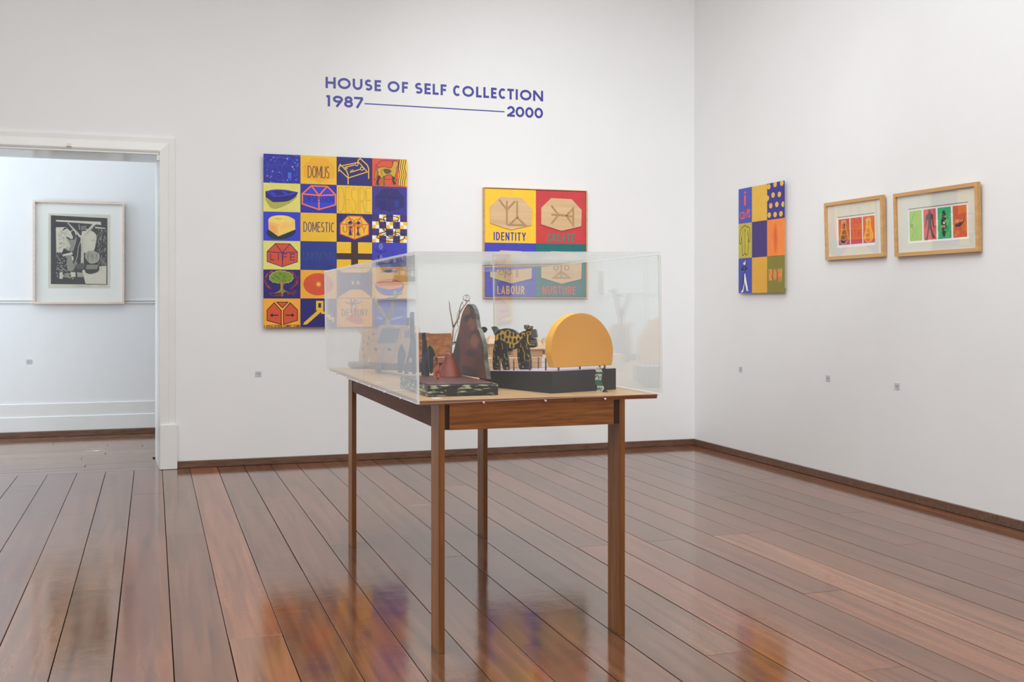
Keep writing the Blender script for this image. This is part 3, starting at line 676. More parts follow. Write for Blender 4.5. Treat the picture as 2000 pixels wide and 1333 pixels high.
for c, r, bg, txt, tm, (xa, xb) in cells2:
    x0 = fw+0.004+c*iw; z1 = H2-fw-0.004-r*ih
    pn = MB().box((x0, -0.032, z1-ih+0.0004), (x0+iw-.0004, -0.024, z1), bg).build('painted_panel', P2)
    a = Art(x0, z1, iw, ih, -0.032); a.text(txt, xa, .80, xb, .955, .0095, tm, .3); art_part(a, 'lettering', pn)
    sh = [(.30,.14),(.71,.15),(.915,.35),(.905,.66),(.505,.755),(.10,.64),(.10,.33)]
    P = [(x0+q[0]*iw, -0.032, z1-q[1]*ih) for q in sh]
    sp = MB().extrude(P, (0, -0.009, 0), PLY).build('plywood_shield', pn)
    # raised slats, joined to the shield as its carved sign
    g = Art(x0, z1, iw, ih, -0.041, 0.0001); wd = 0.013
    if txt == 'IDENTITY': ls = [[(.42,.22),(.42,.66)],[(.27,.20),(.42,.38)],[(.58,.22),(.42,.38)],[(.62,.22),(.62,.52),(.47,.66),(.78,.66),(.62,.52)]]
    elif txt == 'CREATE': ls = [[(.30,.28),(.44,.45),(.30,.62)],[(.30,.45),(.62,.46)],[(.44,.45),(.60,.46),(.74,.32),(.74,.64),(.60,.46)],[(.64,.47),(.74,.47)]]
    elif txt == 'LABOUR': ls = [[(.385,.22),(.385,.66)], [(.62,.24),(.62,.64)], arc(.31,.545,.04,.04,0,360,14), arc(.46,.545,.04,.04,0,360,14)]
    else: ls = [[(.50,.2),(.50,.63)], [(.50,.52),(.34,.64),(.67,.64),(.50,.52)], arc(.39,.45,.045,.045,0,360,14), arc(.61,.45,.045,.045,0,360,14)]
    for l_ in ls: g.line(l_, wd if len(l_) < 8 else .008, PLYD)
    # give the ribbons thickness towards the viewer
    gm = MB()
    for f in g.mb.f:
        pts = [Vector(g.mb.v[i]) for i in f]; gm.extrude(pts, (0, -0.0035, 0), PLYD)
    gm.build('carved_sign', pn)

# ================================================================ narrow painting on the right wall
FX = WALL_X-0.036
def L2(px, py, X, o):            # pixel -> local (x, z) on a right-wall plane
    p = PX(px, py, X); return (o[1]-p.y, p.z-o[2])
tl = PX(1442.5, 370, FX); tr = PX(1531.3, 352.2, FX); bl = PX(1443.2, 573.2, FX)
W3, H3 = tl.y-tr.y, tl.z-bl.z
P3 = thing('narrow_painting', 'narrow nine-square painting with the words i am, a coat, dots and NOW', 'painting', (WALL_X, tl.y, bl.z), (0, 0, -PI/2))
MB().box((0.03, -0.031, 0.03), (W3-0.03, -0.002, H3-0.03), CANV).build('backing_board', P3)
cw3, ch3 = W3/3, H3/3
def cell3(r, c, m):
    wf = [0, .31, .645, 1]
    x0, x1 = W3*wf[c], W3*wf[c+1]
    pn = MB().box((x0+.0005, -0.036, H3-(r+1)*ch3+.0005), (x1-.0005, -0.030, H3-r*ch3-.0005), m).build('painted_panel', P3)
    return pn, Art(x0, H3-r*ch3, x1-x0, ch3, -0.036)
SKYB = paint((74, 82, 176)); YEL3 = paint((228, 180, 66)); MUST = paint((196, 180, 62)); OLV = paint((132, 122, 44)); CORAL = paint((236, 92, 66))
pn, a = cell3(0, 0, SKYB); a.rect(.42,.20,.55,.50, CORAL); a.ell(.49,.13,.07,.035, CORAL)
a.line(arc(.26,.77,.12,.09,50,310,16), .0085, CORAL); a.line([(.42,.64),(.30,.87),(.42,.84),(.55,.64),(.46,.87)], .0085, CORAL); a.line([(.49,.78),(.66,.62),(.68,.66),(.60,.86)], .0085, CORAL); a.line([(.63,.78),(.80,.62),(.83,.66),(.75,.85),(.88,.81)], .0085, CORAL); done(pn, a)
pn, a = cell3(0, 1, YEL3); pn, a = cell3(0, 2, paint((52, 46, 136)))
for q in ((.1,.09),(.48,.06),(.87,.06),(.02,.4),(.36,.34),(.73,.35),(.22,.62),(.58,.61),(.95,.63),(.13,.87),(.48,.88),(.82,.88)):
    rx, ry = .105, .075; pts = [(min(1, max(0, q[0]+rx*math.cos(2*PI*i/22))), min(1, max(0, q[1]+ry*math.sin(2*PI*i/22)))) for i in range(22)]
    dd = Art(a.x0, a.z1, a.w, a.h, -0.036); dd.poly(pts, YEL3); art_part(dd, 'painted_dot', pn)

pn, a = cell3(1, 0, paint((190, 178, 64)))
coat = [(.38,.1),(.5,.06),(.6,.12),(.82,.16),(.86,.5),(.76,.53),(.72,.3),(.72,.86),(.52,.9),(.5,.84),(.3,.92),(.26,.5),(.24,.34),(.2,.56),(.08,.55),(.14,.2)]
coat = sm(coat, 2); a.poly(coat, MUST); a.line(coat, .006, BROWN, True); a.line([(.42,.16),(.5,.26),(.5,.86)], .005, BROWN); a.line([(.57,.16),(.5,.26)], .005, BROWN); a.line([(.42,.3),(.42,.8)], .003, BROWN); a.line([(.7,.2),(.68,.34)], .005, BROWN); a.line([(.3,.2),(.3,.34)], .005, BROWN); done(pn, a)
cell3(1, 1, paint((66, 48, 118)))
pn, a = cell3(1, 2, paint((240, 136, 58))); a.poly([(.42,.1),(.56,.12),(.66,.5),(.56,.92),(.42,.9),(.32,.5)], paint((232, 116, 54))); a.poly([(.48,.2),(.54,.25),(.58,.55),(.5,.86),(.44,.55)], paint((222, 96, 52))); done(pn, a)
pn, a = cell3(2, 0, paint((68, 74, 170)))
a.ell(.44,.12,.085,.075, WHITE, 14); a.poly([(.36,.12),(.38,.05),(.5,.04),(.44,.14)], paint((110, 50, 60))); a.poly([(.38,.2),(.52,.2),(.6,.3),(.46,.42),(.34,.32)], paint((60, 66, 110))); a.line([(.36,.24),(.22,.32),(.42,.32)], .012, BLACK); a.line([(.52,.24),(.62,.3),(.46,.33)], .012, BLACK)
a.poly([(.36,.44),(.5,.44),(.58,.62),(.7,.88),(.6,.92),(.46,.68),(.36,.95),(.24,.95),(.32,.7)], WHITE); a.poly([(.36,.44),(.44,.4),(.42,.7),(.3,.92),(.26,.9)], paint((40, 44, 60))); a.ell(.26,.96,.1,.022, CREAM, 12); a.ell(.66,.92,.09,.022, CREAM, 12); done(pn, a)
cell3(2, 1, paint((222, 166, 56)))
pn, a = cell3(2, 2, OLV); a.text('NOW', .1, .36, .9, .66, .019, YEL3, .3); a.text('NOW', .12, .375, .88, .645, .010, CORAL, .36); done(pn, a)

# ================================================================ two framed prints on the right wall
FRW = wood('oak_moulding', (214, 170, 116), (198, 150, 96), 0.45, 'X', 0.6)
MATB = mat('mat_board', (226, 224, 212), 0.85, var=0.01, scale=30)
PAPER = mat('white_paper', (244, 242, 236), 0.8)
BEVEL = mat('mat_bevel_shaded', (150, 134, 112), 0.8)
def rail_frame(mb, W, H, fw, y0, y1, m):
    """four mitred rails"""
    o = [(0,0),(W,0),(W,H),(0,H)]; i_ = [(fw,fw),(W-fw,fw),(W-fw,H-fw),(fw,H-fw)]
    for k in range(4):
        j = (k+1) % 4
        pts = [(o[k][0], y0, o[k][1]), (o[j][0], y0, o[j][1]), (i_[j][0], y0, i_[j][1]), (i_[k][0], y0, i_[k][1])]
        mb.extrude(pts, (0, y1-y0, 0), m)
def framed_print(label, corners, opening, name='framed_print'):
    X = WALL_X-0.034
    tl, tr, bl = [PX(*q, X) for q in corners]
    W, H = tl.y-tr.y, tl.z-bl.z
    T = thing(name, label, 'picture', (WALL_X-0.006, tl.y, bl.z), (0, 0, -PI/2), )
    tilt = math.radians(1.6)
    T.rotation_euler = Vector((0, 0, -PI/2)); T.rotation_mode = 'XYZ'
    T.matrix_basis = Matrix.Translation((WALL_X-0.003, tl.y, bl.z)) @ Matrix.Rotation(-PI/2, 4, 'Z') @ Matrix.Rotation(tilt, 4, 'X')
    mb = MB(); rail_frame(mb, W, H, 0.022, -0.026, -0.001, FRW); mb.build('frame', T)
    MB().box((0.015, -0.006, 0.015), (W-0.015, -0.002, H-0.015), CANV).build('backing_board', T)
    ox0, oz1 = L2(opening[0], opening[1], X, (0, tl.y, bl.z)); ox1, oz0 = L2(opening[2], opening[3], X, (0, tl.y, bl.z))
    # mat with a cut window
    m_ = MB(); o4 = [(0.018, 0.018), (W-0.018, 0.018), (W-0.018, H-0.018), (0.018, H-0.018)]; i4 = [(ox0, oz0), (ox1, oz0), (ox1, oz1), (ox0, oz1)]
    for k in range(4):
        j = (k+1) % 4
        m_.face([(o4[k][0], -0.012, o4[k][1]), (o4[j][0], -0.012, o4[j][1]), (i4[j][0], -0.012, i4[j][1]), (i4[k][0], -0.012, i4[k][1])], MATB)
        c = (ox0+ox1)/2, (oz0+oz1)/2
        q = [(p_[0]+(0.0025 if p_[0] < c[0] else -0.0025), p_[1]+(0.0025 if p_[1] < c[1] else -0.0025)) for p_ in i4]
        m_.face([(i4[k][0], -0.012, i4[k][1]), (i4[j][0], -0.012, i4[j][1]), (q[j][0], -0.008, q[j][1]), (q[k][0], -0.008, q[k][1])], BEVEL if k == 2 else PAPER)  # upper bevel alone is darker: shade put into its colour
    m_.build('mat_board', T, fix=False)
    pr = MB().box((ox0-0.005, -0.0075, oz0-0.005), (ox1+0.005, -0.0062, oz1+0.005), PAPER).build('print_sheet', T)
    MB().box((0.019, -0.020, 0.019), (W-0.019, -0.018, H-0.019), GLASS).build('glass_pane', T)
    return T, pr, Art(ox0, oz1, ox1-ox0, oz1-oz0, -0.0075), W, H
RED2 = paint((222, 84, 50)); 
T, pr, a, _, _ = framed_print('small oak-framed print of two orange vases beside a plain red panel', [(1610.4, 397.3), (1724.0, 383.4), (1613.0, 508.3)], (1631.2, 424.6, 1704.6, 478.2))
A_X = [(.03,.335),(.36,.665),(.69,.985)]
for i, (xa, xb) in enumerate(A_X): a.rect(xa, .08, xb, .92, [paint((206, 78, 52)), RED2, paint((226, 90, 50))][i])
for (xa, xb), fillc, dk in ((A_X[0], paint((196, 84, 44)), paint((70, 34, 46))), (A_X[2], paint((244, 170, 50)), paint((240, 120, 44)))):
    f = lambda q: (xa+(xb-xa)*q[0], .08+.84*q[1])
    v = [(.3,.12),(.3,.25),(.28,.45),(.12,.68),(.1,.85),(.3,.95),(.6,.95),(.82,.85),(.84,.68),(.7,.45),(.66,.25),(.66,.12)]
    v = sm(v, 3); a.poly([f(q) for q in v], fillc); a.poly([f(q) for q in sm(((.5,.15),(.62,.2),(.52,.45),(.55,.95),(.3,.94),(.2,.8),(.4,.5)), 3)], dk)
    a.line([f(q) for q in v], .0032, paint((246, 226, 120)), True); c_ = f((.48,.12)); a.line(arc(c_[0], c_[1], .055, .05, 0, 360, 16), .003, paint((246, 226, 120)))
    for yb in (.38,.58,.78): a.line([f((.2,yb)), f((.45,yb+.05)), f((.55,yb))], .0026, paint((246, 226, 120)))
art_part(a, 'drawing', pr)
T, pr, a, _, _ = framed_print('wide oak-framed print of four coloured panels with a figure and a boat', [(1745.6, 379.1), (1909.6, 354.6), (1749.0, 501.4)], (1769.3, 408.6, 1887.4, 465.6))
cs = [((.02,.235), paint((170, 212, 96))), ((.265,.475), paint((226, 92, 88))), ((.505,.72), paint((46, 178, 104))), ((.75,.965), paint((222, 96, 42)))]
for (xa, xb), m_ in cs: a.rect(xa, .07, xb, .95, m_)
def fcell(i): 
    (xa, xb), _ = cs[i]; return lambda q: (xa+(xb-xa)*q[0], .07+.88*q[1])
f = fcell(0); GR = paint((112, 138, 84)); a.line([f(q) for q in sm(((.5,.08),(.34,.14),(.22,.3),(.08,.42),(.1,.52),(.28,.6),(.32,.75),(.2,.82)), 4, False)], .0022, GR); a.line([f(q) for q in ((.6,.5),(.45,.6),(.5,.75),(.62,.82))], .0014, GR); a.poly([f(q) for q in ((.08,.42),(.3,.44),(.28,.56),(.1,.52))], paint((140, 172, 90)))
f = fcell(1); DK = paint((82, 42, 52)); a.poly([f(q) for q in sm(((.4,.03),(.56,.03),(.58,.14),(.78,.2),(.8,.4),(.84,.56),(.92,.6),(.84,.62),(.74,.55),(.7,.34),(.64,.36),(.62,.55),(.78,.84),(.94,.92),(.78,.96),(.66,.9),(.5,.62),(.34,.88),(.3,1.0),(.1,1.0),(.22,.9),(.36,.55),(.36,.36),(.28,.36),(.2,.56),(.1,.6),(.14,.5),(.18,.3),(.2,.2),(.4,.14)), 2)], DK)
f = fcell(2); pts = [f((.46+.19*math.cos(2*PI*i/24), .52+.43*math.sin(2*PI*i/24))) for i in range(24)]; a.poly(pts, paint((24, 40, 48)))
for q, c_ in (((.46,.5),WHITE),((.5,.62),GOLD),((.34,.6),GOLD),((.58,.3),GOLD),((.56,.72),paint((90,180,120))),((.6,.44),paint((90,180,120)))):
    p_ = f(q); a.rect(p_[0]-.014, p_[1]-.03, p_[0]+.014, p_[1]+.03, c_)
f = fcell(3)
for i in range(16): q = f((rr.uniform(.06,.9), rr.uniform(.2,.9))); a.rect(q[0], q[1], q[0]+.022, q[1]+.055, rr.choice([paint((236,120,52)), paint((228,108,62)), paint((214,84,36))]))
a.poly([f(q) for q in ((.08,.52),(.2,.56),(.7,.52),(.9,.32),(.78,.55),(.5,.66),(.2,.66))], BROWN); a.poly([f(q) for q in ((.25,.42),(.65,.38),(.75,.5),(.22,.54))], paint((236,130,60)))
for q in (.3,.45,.58): p_ = f((q,.42)); a.rect(p_[0]-.004, p_[1]-.03, p_[0]+.005, p_[1]+.02, BLACK)
art_part(a, 'drawing', pr)

# ================================================================ woodcut in the corridor
FY = COR_Y-0.044
tl = PY(64.5, 391, FY); tr = PY(242.8, 394.6, FY); bl = PY(64.0, 594, FY)
W4, H4 = tr.x-tl.x, tl.z-bl.z
P4 = thing('framed_woodcut', 'black and white woodcut in a thin pale frame, seen through the doorway', 'picture', (tl.x, COR_Y-0.016, bl.z))
MAP = wood('pale_maple_frame', (232, 212, 194), (218, 194, 174), 0.4, 'X')
mb = MB(); rail_frame(mb, W4, H4, 0.017, -0.028, -0.001, MAP); mb.build('frame', P4)
MATW = mat('cool_mat_board', (246, 245, 240), 0.85)
MB().box((0.012, -0.008, 0.012), (W4-0.012, -0.002, H4-0.012), MATW).build('mat_board', P4)
MB().box((0.014, -0.023, 0.014), (W4-0.014, -0.021, H4-0.014), GLASS).build('glass_pane', P4)
def wc(px, py): return (tl.x+0, 0)
def fx(v): return v/1226*230+40
def fz(v): return v/1333*250+370
q0 = PY(fx(290), fz(250), FY+.024); q1 = PY(fx(934), fz(1030), FY+.024)
sx0, sz1, sx1, sz0 = q0.x-tl.x, q0.z-bl.z, q1.x-tl.x, q1.z-bl.z
sheet = MB().box((sx0, -0.0095, sz0), (sx1, -0.008, sz1), paint((222, 216, 198))).build('print_sheet', P4)
a = Art(sx0, sz1, sx1-sx0, sz1-sz0, -0.0095, 0.000006)
U = lambda x, y: ((x-290)/644, (y-255)/775)
CRM = paint((220, 212, 192))
def P_(pts, m): a.poly([U(*q) for q in pts], m)
def Ln(pts, wd, m): a.line([U(*q) for q in pts], wd, m)
P_([(316,275),(905,292),(905,995),(316,990)], INK)
P_([(368,322),(835,332),(840,365),(660,352),(370,338)], CRM)
P_([(368,400),(470,395),(520,440),(545,500),(500,660),(372,660)], CRM)
P_(sm([(640,420),(740,430),(790,480),(782,560),(765,630),(720,660),(650,640)]), CRM)
P_([(775,385),(880,395),(885,405),(775,400)], CRM)
P_([(672,870),(820,800),(895,795),(893,988),(675,985),(655,905)], CRM)
for i in range(150):
    x = rr.uniform(372, 560); y = rr.uniform(660, 935); Ln([(x, y), (x+rr.uniform(-18, 18), y+rr.uniform(-8, 8))], .0035, CRM)
for i in range(90):
    x = rr.uniform(800, 890); y = rr.uniform(400, 780); Ln([(x, y), (x-3, y+rr.uniform(10, 30))], .0018, CRM)
for i in range(60):
    x = rr.uniform(375, 490); y = rr.uniform(440, 640); Ln([(x, y), (x+rr.uniform(10, 28), y-rr.uniform(3, 12))], .0012, INK)
P_(sm([(470,490),(530,520),(580,490),(575,560),(550,640),(560,720),(590,760),(540,850),(490,840),(480,740),(510,660),(515,580)], 3), paint((150, 148, 136)))
P_([(470,490),(530,520),(580,490),(560,525),(500,525)], INK); P_([(530,640),(600,660),(595,740),(555,790),(540,750)], INK)
P_([(450,615),(545,665),(405,730)], INK); P_([(435,682),(540,655),(540,680),(440,702)], CRM); P_([(530,700),(550,700),(550,745),(535,740)], CRM)
Ln([(560,780),(590,700),(600,600),(640,500)], .004, CRM)
P_([(620,480),(655,480),(660,620),(655,780),(625,775),(630,620)], CRM)
P_([(485,350),(500,352),(600,450),(632,490),(615,500),(560,440)], CRM); P_([(640,480),(760,345),(782,360),(660,505)], CRM)
for i in range(14): y = 500+i*20; Ln([(625,y),(652,y+10)], .003, INK)
for i in range(10): x = 500+i*12; y = 362+i*12; Ln([(x-4,y+8),(x+10,y)], .003, INK)
for i in range(10): x = 655+i*11; y = 480-i*12; Ln([(x,y-4),(x+12,y+6)], .003, INK)
a.line([U(545+30*math.cos(q), 480+55*math.sin(q)) for q in [PI*i/8+PI for i in range(9)]], .006, CRM)
P_([(600,360),(640,355),(690,380),(680,430),(620,435)], INK); Ln([(606,365),(612,420)], .005, CRM)
for i in range(5): Ln([(625,385+i*9),(685,378+i*9)], .002, CRM)
P_(sm([(700,640),(790,650),(825,710),(790,760),(720,770),(670,700)], 3), paint((176, 172, 158)))
for i in range(16): x = rr.uniform(690, 800); Ln([(x, rr.uniform(650, 680)), (x+rr.uniform(-10, 10), rr.uniform(700, 760))], .0014, INK)
P_([(555,810),(580,780),(640,768),(680,790),(670,830),(600,838)], paint((90, 90, 86))); P_(sm([(655,820),(690,785),(760,772),(812,790),(812,850),(740,880),(680,870)]), INK)
for i in range(12): x = 680+i*10; Ln([(x,832),(x+14,785)], .0028, CRM)
P_([(410,865),(440,870),(438,935),(405,935)], CRM); P_([(455,880),(500,870),(505,920),(460,920)], paint((150, 148, 136))); P_([(520,865),(570,865),(570,915),(525,915)], CRM); P_([(585,865),(650,870),(650,915),(590,915)], paint((170, 166, 150)))
P_([(640,850),(655,835),(672,850),(675,880),(655,905)], CRM); P_([(430,435),(455,400),(490,400),(450,425)], INK)
P_([(770,490),(790,500),(785,560),(760,575),(775,530)], CRM); Ln([(740,530),(765,525)], .003, INK)
SIG = paint((150, 144, 130)); Ln([(555,1010),(590,1004),(640,1012),(700,1004),(730,1010)], .002, SIG); Ln([(810,1012),(850,1004),(895,1012)], .002, SIG)
art_part(a, 'woodcut_image', sheet)

# ================================================================ wall lettering
LET = mat('blue_vinyl', (62, 62, 150), 0.35)
WL = thing('wall_lettering', 'dark blue sans-serif exhibition title with a long rule between two years', 'lettering', (1.24, WALL_Y, 2.68))
hz1 = PY(636, 150, WALL_Y); hz0 = PY(636, 172, WALL_Y); HX0, HX1 = hz1.x, PY(1061, 178, WALL_Y).x
CAPH = hz1.z-hz0.z
def letters(txt, xs, z0, capH, t):
    """xs: measured left/right edges in metres for every letter"""
    for ch, (xa, xb) in zip(txt, xs):
        a = Art(xa-1.24, z0-2.68+capH, xb-xa, capH, -0.0005, 0.00003); H = capH
        for st in glyph(ch, (xb-xa)/H, t/H):
            a.line([(q[0]*H/(xb-xa), 1-q[1]) for q in st], t, LET)
        g = MB()
        for f in a.mb.f: g.extrude([Vector(a.mb.v[i]) for i in f], (0, 0.0006, 0), LET)
        g.build('letter', WL, fix=False)
def cx(v): return 600+v/4
def lx(v, y): return PY(cx(v), y, WALL_Y).x
row1 = [('H',143,223),('O',238,340),('U',355,432),('S',448,510),('E',526,577),('O',628,722),('F',740,788),('S',840,902),('E',916,965),('L',980,1027),('F',1042,1088),('C',1137,1200),('O',1212,1303),('L',1319,1363),('L',1376,1421),('E',1436,1480),('C',1493,1556),('T',1563,1615),('I',1628,1646),('O',1662,1752),('N',1765,1843)]
t_ = CAPH*0.216
xs = []
for ch, a0, a1 in row1:
    xs.append((lx(a0, 170), lx(a1, 170)))
letters([r_[0] for r_ in row1], xs, hz0.z, CAPH, t_)
row2 = [('1',140,188),('9',200,280),('8',288,358),('7',366,440)]
z2 = PY(639, 207.8, WALL_Y).z
letters([r_[0] for r_ in row2], [(lx(b, 200), lx(c, 200)) for _, b, c in row2], z2, CAPH, t_)
row3 = [('2',1560,1622),('0',1628,1696),('0',1703,1768),('0',1775,1842)]
letters([r_[0] for r_ in row3], [(lx(b, 225), lx(c, 225)) for _, b, c in row3], z2, CAPH, t_)
zd = (PY(712, 202, WALL_Y).z+PY(985.5, 219, WALL_Y).z)/2
MB().box((lx(447, 202)-1.24, -0.0008, zd-2.68-0.0045), (lx(1542, 219)-1.24, 0.0, zd-2.68+0.0045), LET).build('rule', WL)

# ================================================================ number cards on the walls
CARD = mat('grey_card', (196, 194, 200), 0.6); CARDT = paint((120, 116, 128))
def card(p, rot, txt, label, sz=0.045):
    T = thing('number_card', label, 'label', p, rot, group='small grey number cards beside the works')
    b_ = MB().box((-sz/2, -0.003, -sz*.44), (sz/2, -0.0002, sz*.44), CARD).build('card', T)
    a = Art(-sz/2, sz*.44, sz, sz*.88, -0.003, .0001); a.text(txt, .2 if len(txt) > 2 else .3, .36, .8 if len(txt) > 2 else .7, .68, .0022, CARDT, .3); art_part(a, 'number', b_)
card(PY(504.5, 731, WALL_Y), (0, 0, 0), '132', 'small grey number card below the left corner of the large grid painting')
card(PY(56.5, 707, COR_Y), (0, 0, 0), '67', 'small grey number card below the woodcut in the corridor')
card(PX(1447, 722, WALL_X), (0, 0, -PI/2), '134', 'small grey number card below the narrow nine-square painting')
card(PX(1617.5, 739.5, WALL_X), (0, 0, -PI/2), '135', 'small grey number card below the small vase print')
card(PX(1752.5, 755, WALL_X), (0, 0, -PI/2), '136', 'small grey number card below the wide four-panel print')

# ================================================================ display table
TX0, TX1, TY0, TY1 = 0.862, 1.752, 3.602, 5.600
ZU, ZM, ZT = 0.852, 0.8595, 0.8675
tb = wthing('display_table', 'long wooden display table on four thin plank legs, under the clear cover', 'table', (1.30, 4.6, 0))
TOPW = wood('tabletop_veneer', (198, 160, 118), (184, 144, 102), 0.4, 'Y', 0.5)
EDGEW = wood('tabletop_edge', (158, 98, 62), (130, 76, 48), 0.35, 'X', 0.8)
LEGW = wood('leg_hardwood_lit', (168, 114, 66), (128, 82, 46), 0.35, 'Z')
LEGD = wood('leg_hardwood_shaded', (146, 94, 50), (112, 70, 38), 0.35, 'Z')
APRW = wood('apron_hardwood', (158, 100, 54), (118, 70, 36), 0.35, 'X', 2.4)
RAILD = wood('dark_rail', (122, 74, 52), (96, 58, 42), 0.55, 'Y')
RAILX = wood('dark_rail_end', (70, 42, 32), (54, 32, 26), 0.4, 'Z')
wpart(MB().box((TX0, TY0, ZM), (TX1, TY1, ZT), TOPW, mats=[EDGEW, TOPW, EDGEW, EDGEW, EDGEW, EDGEW]), 'tabletop', tb)
wpart(MB().box((TX0+.0015, TY0+.0015, ZU), (TX1-.0015, TY1-.0015, ZM-.0008), EDGEW), 'tabletop_underlayer', tb)
LX = (0.928, 1.601); 
for lx_ in LX:
    for ly in (3.603, 5.300):
        mb = MB(); x1 = lx_+0.0215; y1 = ly+0.105
        V = [Vector(p_) for p_ in ((lx_, ly, 0.0005), (x1, ly, 0.0005), (x1, y1, 0.0005), (lx_, y1, 0.0005))]
        if lx_ > 1.5: pass
        mb.box((lx_, ly, 0.0005), (x1, y1, ZU), LEGW, mats=[LEGW, LEGW, LEGD, LEGD, LEGD, LEGW]); wpart(mb, 'leg', tb)  # lit left side and shaded front are put into the wood colours
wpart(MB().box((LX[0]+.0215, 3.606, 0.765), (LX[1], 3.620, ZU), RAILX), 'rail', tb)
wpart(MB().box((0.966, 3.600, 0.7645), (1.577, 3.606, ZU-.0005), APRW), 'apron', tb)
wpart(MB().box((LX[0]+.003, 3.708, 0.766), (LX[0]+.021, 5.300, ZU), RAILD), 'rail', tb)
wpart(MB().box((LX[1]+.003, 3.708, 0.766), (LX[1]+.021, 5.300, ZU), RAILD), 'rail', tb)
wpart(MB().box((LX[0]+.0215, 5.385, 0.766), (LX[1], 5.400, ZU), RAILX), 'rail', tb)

# ================================================================ acrylic cover
cx0, cx1, cy0, cy1, cz0, cz1, tk = 0.847, 1.7655, 3.586, 5.616, 0.862, 1.377, 0.009
cov = thing('display_cover', 'clear acrylic box cover standing over the sculptures on the table', 'cover', ((cx0+cx1)/2, (cy0+cy1)/2, cz0), (-0.0022, -0.0135, 0.0010))
hx, hy, hz = (cx1-cx0)/2, (cy1-cy0)/2, cz1-cz0
AM, EM = ACRYL, AEDGE
def panel(a_, b_, mats, name='acrylic_pane'): return MB().box(a_, b_, AM, mats=mats).build(name, cov)
# order: bottom, top, front, right, back, left
g_ = 0.0002
panel((-hx, -hy, 0), (-hx+tk, hy, hz-tk-g_), [EM, EM, EM, AM, EM, AM])
panel((hx-tk, -hy, 0), (hx, hy, hz-tk-g_), [EM, EM, EM, AM, EM, AM])
panel((-hx+tk+g_, -hy, 0), (hx-tk-g_, -hy+tk, hz-tk-g_), [EM, EM, AM, EM, AM, EM])
panel((-hx+tk+g_, hy-tk, 0), (hx-tk-g_, hy, hz-tk-g_), [EM, EM, AM, EM, AM, EM])
lid = panel((-hx, -hy, hz-tk), (hx, hy, hz), [AM, AM, EM, EM, EM, EM]); lid.rotation_euler = (-0.0024, 0, 0)

# pins that hold the cover up
PINW = mat('pin_white', (232, 232, 238), 0.3); PINP = mat('pin_pink', (220, 120, 130), 0.4); PINS = mat('pin_steel', (120, 120, 124), 0.3, metal=0.9)
def pin(p, d, label):
    T = thing('push_pin', label, 'pin', p, group='pins pushed into the edge of the tabletop')
    d = Vector(d)
    MB().tube([Vector((0, 0, 0)), d*0.013], 0.0022, PINP, 10).build('pin_shaft', T)
    MB().tube([d*0.013, d*0.0175], 0.0034, PINW, 12).build('pin_head', T)
for px, l_ in ((944, 'pink and white push pin nearest the left end of the tabletop front edge'), (1064.5, 'pink and white push pin at the middle of the tabletop front edge'), (1181, 'pink and white push pin near the right end of the tabletop front edge')):
    p = PY(px, 780, TY0-0.010); pin((p.x, TY0, 0.8575), (0, -1, 0), l_)
for py_, yv, l_ in ((0, 5.284, 'push pin in the left table edge, farthest from the near corner'), (0, 4.992, 'second push pin from the far end of the left table edge'), (0, 4.703, 'third push pin from the far end of the left table edge'),
                    (0, 4.428, 'third push pin from the near corner along the left table edge'), (0, 4.126, 'second push pin from the near corner along the left table edge'), (0, 3.839, 'push pin in the left table edge, nearest the near corner')):
    pin((TX0, yv, 0.8575), (-1, 0, 0), l_)
p = PY(1123, 775, TY0)
mb = MB(); mb.tube([(0, 0, 0), (0, -0.006, 0)], 0.003, PINS, 8); T = thing('steel_screw', 'small steel screw in the table front edge between two pins', 'screw', (p.x, TY0, 0.8625)); mb.build('screw_head', T)

# ================================================================ sculpture with flame board, twig and figures
def noisy(name, a_, b_, sc, contrast=1.5, rough=0.4, stretch=(1, 1, 1)): return mat(name, a_, rough, scale=sc, rgb2=b_, contrast=contrast, bump=0.0004, bscale=90, stretch=stretch)
BLKCH = noisy('black_paint_chipped', (28, 25, 25), (176, 184, 150), 30, 4.5, 0.35, (.7, .7, 4.0))
for e, pz in zip(_m['black_paint_chipped'].node_tree.nodes, range(99)):
    if e.type == 'VALTORGB': e.color_ramp.elements[0].position = 0.53; e.color_ramp.elements[1].position = 0.58
DKTOP = noisy('red_black_top', (66, 48, 50), (112, 62, 60), 12, 1.0)
FLAME = noisy('smoked_red_paint', (42, 34, 36), (138, 78, 58), 9, 1.4, 0.45)
FEDGE = noisy('mottled_edge_paint', (44, 44, 46), (118, 116, 100), 22, 1.2)
CONEM = noisy('cone_red_paint', (120, 38, 34), (146, 66, 46), 10, 1.0)
TWIG = mat('dry_twig', (150, 122, 98), 0.7, var=0.25, scale=60, bump=0.0008, bscale=120)
WIRE = mat('rusty_wire', (84, 60, 52), 0.5, metal=0.3)
BLUEK = noisy('blue_black_paint', (34, 36, 44), (70, 76, 96), 20, 1.2, 0.35)
LEAFG = noisy('dark_green_paint', (24, 38, 36), (44, 66, 54), 26, 1.4, 0.4)
REDF = noisy('red_flesh_paint', (104, 52, 46), (204, 112, 86), 42, 2.0, 0.4)
TZ = ZT
sc = wthing('flame_sculpture', 'small painted wooden sculpture with a tall dark flame board, red cone and twig', 'sculpture', (1.05, 3.96, TZ+.0006))
bx0, bx1, by0, by1 = 0.925, 1.187, 3.745, 4.20
BT = 0.9135
wpart(MB().box((bx0, by0, TZ+.0006), (bx1, by1, BT-.005), BLKCH, bev=0.003), 'base', sc)
wpart(MB().box((bx0+.002, by0+.004, BT-.005), (bx1-.018, by1-.004, BT), DKTOP, bev=0.0015), 'top_board', sc)
ST = BT+0.0
